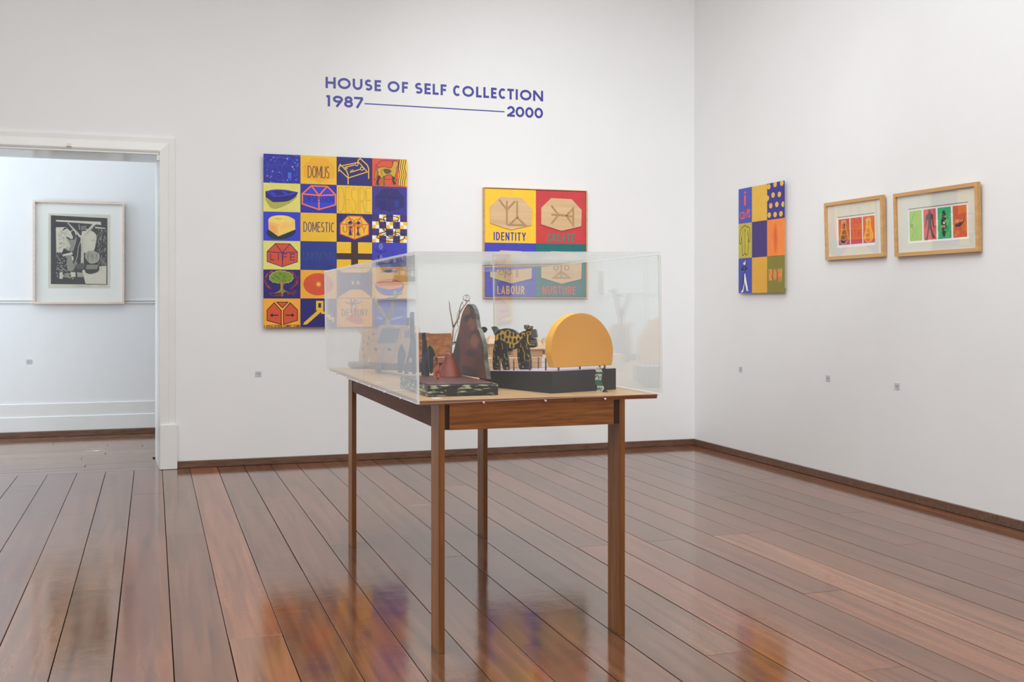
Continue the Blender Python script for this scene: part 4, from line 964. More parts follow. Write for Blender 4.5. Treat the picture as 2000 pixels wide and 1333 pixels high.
M0 = PZ(950.9, 740.8, ST); Md = Vector((math.sin(math.radians(-7)), math.cos(math.radians(-7)), 0)); Mn = Vector((-Md.y, Md.x, 0))
fl_px = [(876,729),(951,741),(948,719),(945.6,705),(945,687),(942.5,669.4),(939,657),(935.5,646.5),(932.5,641),(930,628),(928.3,614),(923.8,600.5),(918.4,594.9),(914,594.6),(911,597),(905,607),(900.5,621),(897.7,636.5),(895,650),(891,666),(885.8,687),(880,708)]
pts = [PL(x, y, M0, Mn) for x, y in fl_px]
for p_ in pts[:1]: p_.z = ST
pts[1].z = ST
pts = [pts[0], pts[1]]+[Vector(q) for q in sm([tuple(p_) for p_ in pts[1:]]+[tuple(pts[0])], 3, False)[1:-1]]
board = wpart(MB().extrude(pts, -Mn*0.017, FLAME, side=FEDGE), 'flame_board', sc)
# glowing patches, painted on the board
def patch(px_list, m, off, parent, n_, p0, name='painted_patch'):
    P = [PL(x, y, p0, n_)+Vector(n_)*off for x, y in px_list]
    return wpart(MB().extrude(P, -Vector(n_)*0.0008, m), name, parent)
WARM = noisy('warm_brown_glaze', (120, 72, 56), (160, 106, 74), 26, 1.0); REDG = noisy('deep_red_glaze', (86, 42, 44), (120, 58, 56), 18, 1.0)
def glaze_spots(m, spots, obj_org):
    nt = m.node_tree; N = nt.nodes; L = nt.links; b = N['Principled BSDF']
    src = b.inputs['Base Color'].links[0].from_socket; tc = N.new('ShaderNodeTexCoord')
    nz = N.new('ShaderNodeTexNoise'); nz.inputs['Scale'].default_value = 45; nz.inputs['Detail'].default_value = 5; L.new(tc.outputs['Object'], nz.inputs['Vector'])
    nm = N.new('ShaderNodeMath'); nm.operation = 'MULTIPLY_ADD'; nm.inputs[1].default_value = 0.9; nm.inputs[2].default_value = -0.45; L.new(nz.outputs['Fac'], nm.inputs[0])
    for (px, py, ry, rz, rgb, st) in spots:
        c_ = PL(px, py, M0, Mn)-obj_org
        mp = N.new('ShaderNodeMapping'); mp.inputs['Location'].default_value = (0, -c_.y/ry, -c_.z/rz); mp.inputs['Scale'].default_value = (0, 1/ry, 1/rz)
        ln = N.new('ShaderNodeVectorMath'); ln.operation = 'LENGTH'; L.new(tc.outputs['Object'], mp.inputs[0]); L.new(mp.outputs[0], ln.inputs[0])
        ad = N.new('ShaderNodeMath'); ad.operation = 'ADD'; L.new(ln.outputs['Value'], ad.inputs[0]); L.new(nm.outputs[0], ad.inputs[1])
        mr = N.new('ShaderNodeMapRange'); mr.interpolation_type = 'SMOOTHSTEP'; mr.inputs[1].default_value = 0.55; mr.inputs[2].default_value = 1.25; mr.inputs[3].default_value = st; mr.inputs[4].default_value = 0
        L.new(ad.outputs[0], mr.inputs[0]); mx = N.new('ShaderNodeMix'); mx.data_type = 'RGBA'; mx.inputs[7].default_value = (*lin(rgb), 1)
        L.new(mr.outputs[0], mx.inputs[0]); L.new(src, mx.inputs[6]); src = mx.outputs[2]
    L.new(src, b.inputs['Base Color'])
def ppm(px, py):      # metres on the board per photo pixel, along the board and upwards
    a_ = PL(px, py, M0, Mn); b_ = PL(px+1, py, M0, Mn); c_ = PL(px, py+1, M0, Mn); return abs(b_.y-a_.y), abs(c_.z-a_.z)
SP = []
for px, py, rx_, ry_, rgb, st in ((913,690,24,44,(112,54,50),.85), (916,622,13,9,(40,34,36),.95), (926,655,12,12,(38,33,35),.95), (908,727,20,14,(48,40,42),.8), (935,712,12,18,(84,52,44),.8), (911,606,8,10,(140,86,62),.95), (920,634,8.5,14,(148,88,62),.95), (927,666,8.5,14,(152,92,64),.95), (911,648,10,16,(104,50,48),.8), (903,680,10,18,(104,46,46),.8), (893,690,6,40,(34,30,33),.9), (920,690,12,9,(46,38,40),.75)):
    u_, v_ = ppm(px, py); SP.append((px, py, rx_*u_, ry_*v_, rgb, st))
glaze_spots(FLAME, SP, ORG[board.name])
# cone, twig and hoop
C0 = PZ(883.5, 737.5, ST); C0 = Vector((C0.x, C0.y+0.040, ST))
dC = C0.x*_s+C0.y*_c; kC = dC/F_PX
cone = wpart(MB().lathe([(23.4*kC, 0), (22.6*kC, 0.003), (8.4*kC, 42*kC), (7.6*kC, 44.5*kC), (5.6*kC, 46.5*kC), (3*kC, 47.5*kC)], C0, CONEM, 28), 'cone', sc)
DK2 = mat('dark_fleck', (60, 34, 32), 0.6)
rfk = random.Random(5); fk = MB()
for i in range(34):
    z_ = rfk.uniform(4, 42); th = math.radians(rfk.uniform(190, 350)); rad = (22.6-(z_-2)/40*14.2)*kC+.0004
    q = C0+Vector((rad*math.cos(th), rad*math.sin(th), z_*kC)); tg = Vector((-math.sin(th), math.cos(th), 0)); upv = Vector((-math.cos(th)*.35, -math.sin(th)*.35, .94))
    w_, h_ = rfk.uniform(.5, 1.6)*kC, rfk.uniform(.4, .9)*kC; nr = Vector((math.cos(th), math.sin(th), .35)).normalized()*.0004
    fk.extrude([q+tg*w_+nr, q+upv*h_+nr, q-tg*w_+nr, q-upv*h_+nr], -nr*1.5, DK2)
o = wpart(fk, 'flecks', cone); o['kind'] = 'stuff'
def CP(px, py): return PL(px, py, C0, (_s, _c, 0))
tw = MB()
tw.tube([CP(880.5,697), CP(881.5,680), CP(883.5,662), CP(885.6,640)], [.0036, .0033, .0032, .0036], TWIG, 8)
tw.tube([CP(885.6,641), CP(882,622), CP(879,606), CP(877.8,592)], [.0030, .0022, .0021, .0019], TWIG, 8)
tw.tube([CP(878.6,598), CP(876.2,587.5)], [.0014, .0010], TWIG, 6)
tw.tube([CP(885.6,641), CP(890,631), CP(895.5,622), CP(896.8,614), CP(903,603), CP(909,595), CP(915.5,585.7)], [.0032, .0028, .0036, .0030, .0023, .0021, .0019], TWIG, 8)
tw.tube([CP(896.6,616), CP(898.5,600), CP(901,594), CP(903.8,588.8)], [.0024, .0019, .0018, .0016], TWIG, 8)
wpart(tw, 'twig', sc)
wr = MB(); hc = (911.2, 582.2)
wr.tube([CP(hc[0]+6.3*math.cos(q), hc[1]-6.0*math.sin(q)) for q in [2*PI*i/24 for i in range(25)]], .0009, WIRE, 5, cap=False)
wr.tube([CP(905,585.6), CP(909,586.8), CP(917,588)], .0009, WIRE, 5); wr.tube([CP(911.5,576), CP(910,583), CP(910.5,592), CP(907,598)], .0008, WIRE, 5); wr.tube([CP(912,576.5), CP(914.5,584)], .0008, WIRE, 5)
wr.tube([CP(903.6,590), CP(904,595), CP(906.5,599)], .0008, WIRE, 5)
wr.tube([CP(896,606), CP(893.5,612), CP(892.5,622), CP(894,632), CP(896.5,628)], .0008, WIRE, 5); wr.tube([CP(893,626), CP(893,634), CP(896,640), CP(893,645), CP(889,655), CP(887,668)], .0009, WIRE, 5)
wr.tube([CP(917,587), CP(916.5,592)], .0008, WIRE, 5)
for q in ((911.5,576.4),(905,585.6),(909.3,586.8),(895,637),(893.6,644),(916.8,587.6)): wr.lathe([(.0004, -.0014), (.0015, 0), (.0004, .0014)], CP(*q), WIRE, 8)
wpart(wr, 'wire_hoop', sc)
# red figure
def stack_fig(lumps, z_pl, parent, name, mtl, depth=0.02, nrm=None):
    mb = MB()
    for (x0, y0, x1, y1), dd in lumps:
        n_ = nrm or Vector((_s, _c, 0)); P0 = z_pl
        cxm, cym = (x0+x1)/2, (y0+y1)/2; rx_, ry_ = (x1-x0)/2, (y1-y0)/2
        pts = [PL(cxm+rx_*(abs(math.cos(q))**.6)*(1 if math.cos(q) > 0 else -1), cym+ry_*(abs(math.sin(q))**.6)*(1 if math.sin(q) > 0 else -1), P0, n_)-n_*dd/2 for q in [2*PI*i/16 for i in range(16)]]
        mb.extrude(pts, n_*dd, mtl)
    return wpart(mb, name, parent)
R0 = PZ(857, 741.5, ST); R0.y += 0.012
rfig = stack_fig([((846.5,696,855.5,712),.014), ((846,709,857,729),.016), ((849,709,858,722),.010), ((846.5,724,852,738),.012), ((851.5,721,859.5,741.5),.012)], R0, sc, 'red_figure', REDF)
R1 = R0-Vector((_s, _c, 0))*0.0085
for q in ((852.6,716,856.4,724), (853.6,730.5,858.6,738.5)):
    pts = [PL(*xy, R1, (_s, _c, 0)) for xy in ((q[0],q[1]),(q[2],q[1]),(q[2],q[3]),(q[0],q[3]))]
    wpart(MB().extrude(pts, Vector((_s, _c, 0))*0.002, paint((222, 74, 52))), 'painted_patch', rfig)
# two-legged blue-black figure
B0 = PZ(832, 736, ST); B0.y += 0.015
def fig(px_list, P0, d_, m, name, parent, side=None, n_=None):
    n_ = n_ or Vector((_s, _c, 0)); pts = [PL(x, y, P0, n_) for x, y in px_list]
    return wpart(MB().extrude(pts, n_*d_, m, side=side), name, parent)
fig([(824.2,650.5),(831.5,650),(832,664),(833.6,665),(834.2,682),(836.4,687),(837.2,711),(838.4,724),(838.6,733),(836.5,736.4),(830.5,736),(829,733),(829.6,712),(828.2,708),(827.6,720),(829,731),(828,734),(823.4,734),(822.6,731),(823.4,706),(824.6,690),(825.2,666),(823.6,662)], B0, .016, BLUEK, 'blue_figure', sc)
fig([(826,664.5),(833.2,664.5),(833.8,683.5),(828.4,684)], B0-Vector((_s,_c,0))*.004, .004, mat('slate_paint', (44, 48, 60), .35), 'blue_figure_chest', sc)
G0 = PZ(843, 731, ST); G0.y += 0.03
fig([(839.4,674.6),(834.5,681),(836.5,703),(838,720),(840.2,730.4),(844.6,730.4),(846.5,713),(850.5,697),(848,686),(844,679)], G0, .01, LEAFG, 'green_leaf', sc)
TEALD = noisy('teal_dark_paint', (32, 52, 60), (56, 84, 90), 26, 1.4, 0.4)
K0 = Vector((bx0+.014, by1-.04, ST))
fig([(784.5,671),(779,682),(776.8,694),(776.5,728),(785,729),(789,712),(793,694),(790,685)], K0, .012, TEALD, 'teal_leaf', sc)
K1 = Vector((bx0+.02, by1-.17, ST))
fig([(800.4,612),(803,609.6),(808.4,610.2),(809,638),(809.4,655),(811.8,668),(812,731),(805,731.5),(804.6,700),(798.6,700),(797,731),(789.5,731),(792,712),(797.6,690),(801,668),(800.4,640)], K1, .016, BLUEK, 'tall_dark_figure', sc)
# dark carved head and arm behind the flame board
Hd = M0+Vector((0.03, 0.10, 0))
fig([(937,644),(940,640),(945,638.4),(949.5,640),(952.2,643.6),(950,648.5),(947.5,650),(946.5,651),(945.5,649.5),(943.5,654),(941.5,648),(939,650)], Hd, .02, mat('black_gloss_paint', (34, 34, 36), .3), 'carved_head', sc)
fig([(883.5,669.5),(890,667),(890,672),(884.2,674.2)], PL(888, 670, M0, Mn)+Vector((0.0, 0.03, 0)), .012, BLKCH, 'peg', sc)

# ================================================================ sculpture with leopard, fence and half sun
BK = mat('matt_black_block', (44, 44, 47), 0.5, var=0.12, scale=20)
LILAC = mat('lilac_top', (190, 178, 200), 0.4, var=0.05, scale=12)
ls = wthing('leopard_sculpture', 'black block sculpture with a spotted leopard, wire fence and yellow half sun', 'sculpture', (1.45, 3.98, TZ+.0006))
K = PZ(1077.8, 769, TZ+.0006); fdir = Vector((math.cos(math.radians(18.8)), math.sin(math.radians(18.8)), 0)); edir = Vector((-fdir.y, fdir.x, 0))
LF = (PZ(1200.6, 761, TZ)-K).dot(fdir); LE = 0.46
zC = PL(1077.8, 725.4, K, (_s, _c, 0)).z
def BP(f_, e_, z_): return K+fdir*f_+edir*e_+Vector((0, 0, z_-K.z))
slope = -0.046
def topz(e_): return zC+slope*e_
c4 = [(0,0),(LF,0),(LF,LE),(0,LE)]
V = [BP(f_, e_, TZ+.0006) for f_, e_ in c4]+[BP(f_, e_, topz(e_)-.001) for f_, e_ in c4]
mb = MB(); mb.grid(V, [(0,3,2,1),(4,5,6,7),(0,1,5,4),(1,2,6,5),(2,3,7,6),(3,0,4,7)], BK); wpart(mb, 'block', ls)
V = [BP(f_, e_, topz(e_)-.001) for f_, e_ in c4]+[BP(f_, e_, topz(e_)) for f_, e_ in c4]
mb = MB(); mb.grid(V, [(0,3,2,1),(4,5,6,7),(0,1,5,4),(1,2,6,5),(2,3,7,6),(3,0,4,7)], LILAC); wpart(mb, 'painted_top', ls)
tn = (BP(1,0,zC)-BP(0,0,zC)).cross(BP(0,1,topz(1))-BP(0,0,zC)).normalized(); T0 = BP(0,0,zC)
def onTop(px, py): return PL(px, py, T0, tn)
# leopard: plane along the block, facing left of the camera
LM = mat('leopard_black_paint', (40, 40, 40), .4, var=.15, scale=30, bump=.0004); LY = noisy('leopard_yellow_paint', (188, 146, 48), (218, 178, 64), 60, 1.2, .45)
LEDGE = noisy('leopard_edge_paint', (52, 58, 60), (112, 118, 112), 40, 1.2, .4)
g5 = lambda v: (950+v[0]/11.1, 620+v[1]/11.1)
Lp = onTop(1000, 722.5); a_l = math.radians(30); Ld = Vector((math.cos(a_l), -math.sin(a_l), 0)); Ln_ = Vector((-Ld.y*-1, 0, 0))
Ln_ = Vector((-math.sin(a_l), -math.cos(a_l), 0))      # towards the viewer
def LPt(v, off): x, y = g5(v); return PL(x, y, Lp+Ln_*off, Ln_)
def lslab(px, o0, o1, m, name, parent, side=None):
    P = [LPt(v, o0) for v in (sm(px, 3) if name in ('body', 'yellow_field', 'leg', 'head') else px)]; return wpart(MB().extrude(P, Ln_*(o1-o0), m, side=side), name, parent)
body = lslab([(190,400),(205,350),(235,305),(290,268),(380,245),(440,243),(540,262),(620,305),(690,360),(760,322),(845,292),(960,285),(975,430),(960,560),(930,640),(880,590),(850,520),(760,560),(700,645),(600,695),(480,700),(400,650),(330,600),(250,560),(190,500)], 0.020, -0.020, LM, 'body', ls, LEDGE)
lslab([(190,410),(105,225),(112,208),(150,200),(210,203),(275,270),(225,320)], 0.006, -0.012, LEDGE, 'tail', ls)
yb = lslab([(200,440),(215,390),(250,360),(290,350),(310,300),(350,285),(390,315),(440,280),(490,275),(520,310),(570,320),(620,340),(690,372),(760,345),(830,335),(845,400),(800,440),(740,490),(690,560),(640,590),(590,670),(520,665),(470,650),(430,640),(400,590),(340,560),(330,500),(260,470),(210,515)], 0.0212, 0.0198, LY, 'yellow_field', ls)
sp_ = MB()
for x, y, rx_, ry_ in ((282,425,27,50),(355,420,28,62),(460,348,30,58),(548,372,26,50),(628,378,26,42),(437,490,30,46),(522,492,26,50),(612,508,32,55),(695,480,28,38),(472,605,24,56),(385,585,26,48),(548,620,24,46),(640,625,32,40),(740,385,30,42),(800,410,24,38)):
    P = [LPt((x+rx_*math.cos(q), y+ry_*math.sin(q)), 0.0222) for q in [2*PI*i/16 for i in range(16)]]; sp_.extrude(P, -Ln_*0.0014, LM)
wpart(sp_, 'spots', yb)
lslab([(960,265),(1045,262),(1060,270),(1090,425),(1075,445),(985,455),(975,440)], 0.024, -0.006, mat('snout_grey', (84, 84, 86), .45), 'snout', ls)
hd = lslab([(845,292),(960,265),(990,455),(1040,460),(1062,500),(1055,520),(1070,545),(1076,625),(1060,650),(1000,663),(940,655),(890,600),(850,500),(840,400)], 0.0236, -0.014, LM, 'head', ls)
lslab([(862,322),(955,305),(968,370),(880,400)], 0.0246, 0.0232, LY, 'eye_patch', hd)
lslab([(880,335),(940,325),(945,360),(890,380)], 0.0254, 0.0240, LM, 'eye', hd)
lslab([(880,400),(915,395),(905,470),(915,540),(950,590),(1050,590),(1055,605),(950,610),(890,560),(875,470)], 0.0246, 0.0232, LY, 'cheek_patch', hd)
LIP = mat('lip_grey', (120, 116, 112), .4)
lslab([(945,510),(1050,500),(1060,520),(950,530)], 0.0266, 0.0226, LIP, 'lip', hd); lslab([(945,545),(1060,540),(1070,565),(960,572)], 0.0266, 0.0226, LIP, 'lip', hd)
lslab([(812,175),(830,168),(905,165),(918,182),(915,200),(880,205),(850,275),(820,250)], 0.000, -0.018, LEDGE, 'ear', ls)
lslab([(845,180),(905,176),(900,192),(868,200)], 0.0012, 0.0, LY, 'ear_patch', ls)
lslab([(890,215),(915,196),(990,196),(1000,212),(990,260),(860,278),(870,235)], 0.0245, 0.006, LM, 'ear', ls)
lslab([(900,232),(975,215),(985,232),(905,252)], 0.0256, 0.0244, LY, 'ear_patch', ls)
lslab([(330,500),(430,560),(450,640),(455,750),(480,980),(497,1130),(440,1142),(372,1138),(345,1050),(300,880),(270,700),(280,560)], 0.032, 0.012, LM, 'leg', ls, LEDGE)
lslab([(190,490),(270,520),(300,640),(290,900),(268,1110),(230,1142),(165,1140),(140,1100),(134,900),(145,720),(170,600)], 0.010, -0.012, LM, 'leg', ls)
lslab([(720,530),(850,520),(900,600),(935,690),(960,850),(976,1080),(950,1130),(840,1132),(815,980),(780,760)], 0.030, 0.010, LM, 'leg', ls, LEDGE)
lslab([(700,560),(740,540),(790,700),(830,900),(835,1130),(720,1128),(690,1000),(672,850),(675,680)], 0.008, -0.014, LM, 'leg', ls)
lslab([(400,640),(600,690),(555,705),(550,742),(450,742),(430,690)], 0.0, -0.02, LM, 'belly_peg', ls)
mk = MB()
for st, wd in (([(150,780),(162,840),(188,870)],9),([(200,600),(215,625)],20),([(330,560),(350,640),(345,700)],10),([(300,780),(325,810)],20),([(330,900),(345,960)],12),([(150,940),(170,945)],14),([(210,1090),(240,1100)],12),([(850,620),(880,660),(900,700)],10),([(720,1000),(728,1050)],10),([(860,560),(880,620)],12),([(165,610),(172,660),(190,730)],10),([(385,790),(400,870),(430,900),(462,930)],12),([(740,560),(748,600),(735,640),(765,640)],10),([(780,640),(795,720),(830,780),(815,880),(845,950)],12),([(705,680),(712,740),(690,760)],10),([(890,800),(925,850),(930,870)],20),([(235,850),(270,860),(245,910)],22),([(225,1010),(250,1030)],26),([(415,980),(425,1030)],14),([(435,1100),(475,1110)],34),([(785,1060),(800,1095)],24),([(690,880),(715,890)],22),([(880,935),(915,945)],12)):
    off = 0.0335 if st[0][0] > 300 and st[0][0] < 500 else (0.0315 if st[0][0] > 770 else (0.0322 if st[0][0] > 690 and st[0][0] < 760 else 0.0115))
    for i in range(len(st)-1):
        x0_, y0_ = st[i]; x1_, y1_ = st[i+1]; dx, dy = x1_-x0_, y1_-y0_; l_ = math.hypot(dx, dy); nx, ny = -dy/l_*wd/2, dx/l_*wd/2
        mk.extrude([LPt((x0_+nx, y0_+ny), off), LPt((x0_-nx, y0_-ny), off), LPt((x1_-nx, y1_-ny), off), LPt((x1_+nx, y1_+ny), off)], -Ln_*0.001, LY)
wpart(mk, 'yellow_strokes', ls)
# fence
POSTM = mat('fence_post_wood', (112, 70, 52), .6, var=.2, scale=60); FW = mat('fence_wire', (96, 100, 96), .4, metal=.5)
tops = {}
def post(px, pyb, pyt, r=1.35):
    b_ = onTop(px, pyb); d_ = b_.x*_s+b_.y*_c; h_ = (pyb-pyt)*d_/F_PX
    wpart(MB().tube([b_, b_+Vector((0, 0, h_))], r*d_/F_PX, POSTM, 8, smooth=True), 'fence_post', ls); return b_, h_
fr_ = [post(976.0, 724, 701.5, 1.8), post(1003.6, 724, 701.4), post(1034.6, 724, 700.4, 1.5), post(1066, 724, 700, 1.6)]
bk_ = [post(1051.5, 720.2, 698.4, 1.1)]
pb_ = [post(1091, 724.2, 718.5, 2.0), post(1132.5, 721.5, 715, 1.6), post(1171.5, 719.5, 712, 1.5), post(1181, 720, 713, 1.9)]
wm = MB(); lfp = onTop(955, 723.5)
for hgt in (.70, .26):
    pts = [lfp+Vector((0, 0, fr_[0][1]*hgt))]+[b_+Vector((0, 0, h_*hgt)) for b_, h_ in fr_]
    out = []
    for i in range(len(pts)-1):
        for k in range(5): q = pts[i].lerp(pts[i+1], k/5); q.z -= 0.002*math.sin(PI*k/5)*(1 if i % 2 else .6); out.append(q-Vector((_s,_c,0))*.0035)
    out.append(pts[-1]-Vector((_s,_c,0))*.0035); wm.tube(out, .0006, FW, 5)
    a0_ = fr_[-1][0]+Vector((0,0,fr_[-1][1]*hgt)); b0_ = onTop(1080, 722)+Vector((0,0,fr_[-1][1]*hgt)); wm.tube([a0_, b0_], .0006, FW, 5)
wpart(wm, 'fence_wire', ls)
# half sun
SUNM = noisy('sun_yellow_paint', (232, 160, 62), (240, 172, 70), 6, .8, .42); SUNE = mat('sun_edge', (240, 176, 62), .4)
s5 = lambda v: (940+v[0]/5.405, 590+v[1]/5.405)
sn = -edir; S0 = BP(0, 0.045, 0)
sun_px = [(770,697),(745,600),(737,540),(738,480),(745,410),(760,350),(800,262),(835,220),(870,185),(920,150),(970,130),(1015,120),(1060,117),(1110,122),(1160,136),(1205,162),(1250,196),(1290,240),(1322,285),(1350,335),(1372,385),(1385,440),(1392,500),(1392,560),(1388,610),(1378,668)]
sun_px = [sun_px[0]]+sm(sun_px[1:], 3, False)
spts = [PL(*s5(v), S0, sn) for v in sun_px]
sun = wpart(MB().extrude(spts, edir*0.036, SUNM, side=SUNE), 'half_sun', ls)
bmod = sun.modifiers.new('bevel', 'BEVEL'); bmod.width = 0.0025; bmod.segments = 2; bmod.limit_method = 'ANGLE'
wpart(MB().lathe([(.0018, -.0006), (.0022, .0004), (.0004, .0008)], PL(1077, 710.5, S0+edir*.018, (-fdir).normalized()) if False else PL(*s5((741,652)), S0, sn)+edir*.012-fdir*.004, DK2, 8), 'knot', sun)

# ================================================================ pale wooden village
VW = wood('raw_pale_wood', (214, 180, 148), (196, 160, 128), .6, 'X', .6); VW2 = wood('raw_pale_wood_side', (204, 166, 134), (184, 146, 114), .6, 'X', .6)
vy = 4.70
vl = wthing('wooden_village', 'cluster of unpainted pale wooden gabled houses on a stepped wooden slab', 'model', (1.52, vy+.2, TZ+.0006))
z1_ = PY(1000, 699, vy).z
xL, xR = PY(940, 700, vy).x, 1.70
wpart(MB().box((xL, vy, TZ+.0006), (xR, vy+.32, z1_), VW, bev=.002), 'slab', vl)
z2_ = z1_+.008; wpart(MB().box((xL+.01, vy+.05, z1_), (xR-.02, vy+.31, z2_), VW2, bev=.001), 'terrace', vl)
def hut(pxl, pxr, py_base, py_eave, py_ridge, yv, depth=.09, hip=False):
    a_ = PY(pxl, py_base, yv); b_ = PY(pxr, py_base, yv); ze = PY(pxl, py_eave, yv).z; zr = PY(pxl, py_ridge, yv+depth/2).z
    z0_ = z2_ if yv > vy+.05 else z1_
    h_ = wpart(MB().box((a_.x, yv, z0_), (b_.x, yv+depth, ze), VW2), 'house', vl)
    ov = .008; x0_, x1_ = a_.x-ov, b_.x+ov; y0_, y1_ = yv-ov, yv+depth+ov; m_ = MB(); xm = (x1_-x0_)*.28 if hip else 0.0
    V = [(x0_,y0_,ze),(x1_,y0_,ze),(x1_,y1_,ze),(x0_,y1_,ze),(x0_+xm,(y0_+y1_)/2,zr),(x1_-xm,(y0_+y1_)/2,zr),(x0_,y0_,ze+.004),(x1_,y0_,ze+.004),(x1_,y1_,ze+.004),(x0_,y1_,ze+.004)]
    m_.grid(V, [(0,3,2,1),(0,1,7,6),(1,2,8,7),(2,3,9,8),(3,0,6,9),(6,7,5,4),(7,8,5),(8,9,4,5),(9,6,4)], VW)
    wpart(m_, 'roof', h_)
hut(956, 985, 695, 673, 655, vy+.07, .09, True)
hut(990, 1001, 699, 680, 664, vy+.12, .08, True)
hut(1004, 1022, 703, 679, 664, vy+.03, .08, True)
hut(1036, 1060, 706, 683, 657, vy+.02, .09, True)
hut(1063, 1088, 706, 684, 659, vy+.08, .10, True)
hut(1100, 1124, 704, 684, 662, vy+.12, .09, True)

# ================================================================ wooden truck
TRW = wood('orange_pine', (188, 122, 66), (128, 72, 34), .4, 'X', 1.3, .2); TRD = mat('truck_dark', (74, 58, 54), .5, var=.2, scale=20); TRB = wood('brown_pine', (196, 158, 136), (172, 132, 110), .5, 'X', .4)
tk_ = wthing('wooden_truck', 'boxy toy truck of brown pine with plank sides and round wheels, behind the dark figures', 'toy', (1.13, 4.85, TZ+.0006))
A = PZ(724, 727, TZ); B = PZ(790, 735.5, TZ); B = Vector((B.x, B.y, 0)); A = Vector((A.x, A.y, 0))
fd = (B-A).normalized(); sd = Vector((-fd.y, fd.x, 0))
if sd.x < 0: sd = -sd
zt0 = TZ+.0006
nF = Vector((fd.y, -fd.x, 0))
def TP(px, py, o=0.0): return PL(px, py, A+sd*o, sd)
def tslab(px, d_, m, name, parent, o=0.0, side=None): 
    P = [TP(x, y, o) for x, y in px]; return wpart(MB().extrude(P, sd*d_, m, side=side), name, parent)
SDP = 0.05
cab = tslab([(722,676),(741,635.5),(798,637.5),(803,650),(803,712),(722,708)], SDP, TRB, 'cab', tk_)
tslab([(736,671),(747,641),(781,642),(772,671)], .002, mat('truck_window', (96, 92, 98), .3), 'window', cab, -.0018)
tslab([(790.5,646),(798.5,646),(798,660),(790,660)], .002, mat('truck_window_side', (96, 92, 98), .3), 'window', cab, -.0018)
for q in (733.5, 760): tslab([(q+3*math.cos(t), (683-(q-733)*.0)+3.4*math.sin(t)) for t in [2*PI*i/12 for i in range(12)]], .003, TRD, 'headlight', cab, -.0028)
tslab([(722,706),(803,712),(803,725),(724,722)], SDP*.96, TRD, 'chassis', tk_, .002)
tslab([(793.8,621),(797,621),(797,641),(793.8,641)], .008, TRD, 'exhaust_pipe', tk_, .03)
# plank cargo box seen right of the cover's corner
C = Vector((PY(819, 700, 4.60).x-.02, 4.60, 0)); bdir = Vector((.93, .37, 0)).normalized(); bn = Vector((bdir.y, -bdir.x, 0))
bp0 = C
def BPt(px, py, o=0.0): return PL(px, py, bp0-bn*o, bn)
def bslab(px, d_, m, name, parent, o=0.0): 
    P = [BPt(x, y, o) for x, y in px]; return wpart(MB().extrude(P, -bn*d_, m), name, parent)
bslab([(816,652.6),(881,651.3),(882,656),(882,696.5),(816,699.8)], .014, TRW, 'side_board', tk_)
bslab([(816,701.0),(882,697.8),(882,708),(816,709.5)], .014, TRW, 'side_board', tk_)
bslab([(812,650.6),(840,650.8),(841,656),(812,656)], .014, TRW, 'side_board', tk_, .06)
bslab([(816,709.8),(882,708.2),(882,726),(816,728)], .07, TRD, 'chassis', tk_, .012)
def wheel(c, n_, r, m, parent):
    c = Vector(c); n_ = Vector(n_).normalized(); mb = MB(); mb.tube([c-n_*.008, c-n_*.006, c+n_*.006, c+n_*.008], [r*.9, r, r, r*.9], m, 24); w_ = wpart(mb, 'wheel', parent); 
    wpart(MB().tube([c-n_*.010, c+n_*.010], r*.22, TRD, 10), 'hub', w_)
WHM = mat('wheel_dark', (96, 80, 82), .5)
c_ = TP(739, 719, -.012); rW = c_.z-zt0; wheel(c_, sd, rW, WHM, tk_)
c_ = TP(800, 724, -.0); wheel(Vector((c_.x+.10, c_.y+.12, zt0+.026)), sd, .026, WHM, tk_)
c_ = BPt(867.5, 713, -.014); rW = .026; wheel(Vector((c_.x, c_.y, zt0+.030)), bn, .030, wood('wheel_wood', (150, 104, 60), (120, 80, 44), .4, 'Z'), tk_)

# ================================================================ spotted totem on a round base
TOT = mat('totem_wood', (186, 144, 104), .5, var=.12, scale=20); TSP = mat('totem_spots', (84, 64, 52), .5); TBASE = mat('dark_round_base', (110, 106, 98), .5, var=.1, scale=10)
t0 = PZ(706, 720, TZ); t0 = Vector((t0.x, 5.50, TZ+.0006)); t0.x = 5.50*math.tan(YAW+math.atan((706-1000)/F_PX))
tt = wthing('spotted_animal_carving', 'spotted brown wooden animal carving with a raised tail on a dark round base', 'sculpture', t0)
dT = t0.x*_s+t0.y*_c; kT = dT/F_PX
wpart(MB().lathe([(22*kT, 0), (22*kT, .010)], t0, TBASE, 32, True), 'foot', tt)
wpart(MB().lathe([(25*kT, .0102), (26*kT, .012), (26*kT, .030), (25*kT, .032)], t0, TBASE, 40, True), 'round_base', tt)
zb_ = t0.z+.032
def TT(px, py, o=0.0): return PL(px, py, t0-Vector((_s,_c,0))*o, (_s, _c, 0))
def ttslab(px, m, name, o0, o1, parent): 
    P = [TT(x, y, o0) for x, y in px]; return wpart(MB().extrude(P, Vector((_s, _c, 0))*(o0-o1), m), name, parent)
bd = ttslab([(706,656),(713,650),(719,645.5),(727,643),(740,643),(752,646),(760,655),(764,672),(760,690),(757,709),(748,709),(746,690),(722,688),(718,709),(701.5,709.5),(701,690),(704,672)], TOT, 'body', .012, -.012, tt)
ttslab([(698,643.5),(706,641),(714,650),(706,656)], TOT, 'tail', .010, -.006, tt)
m_ = MB()
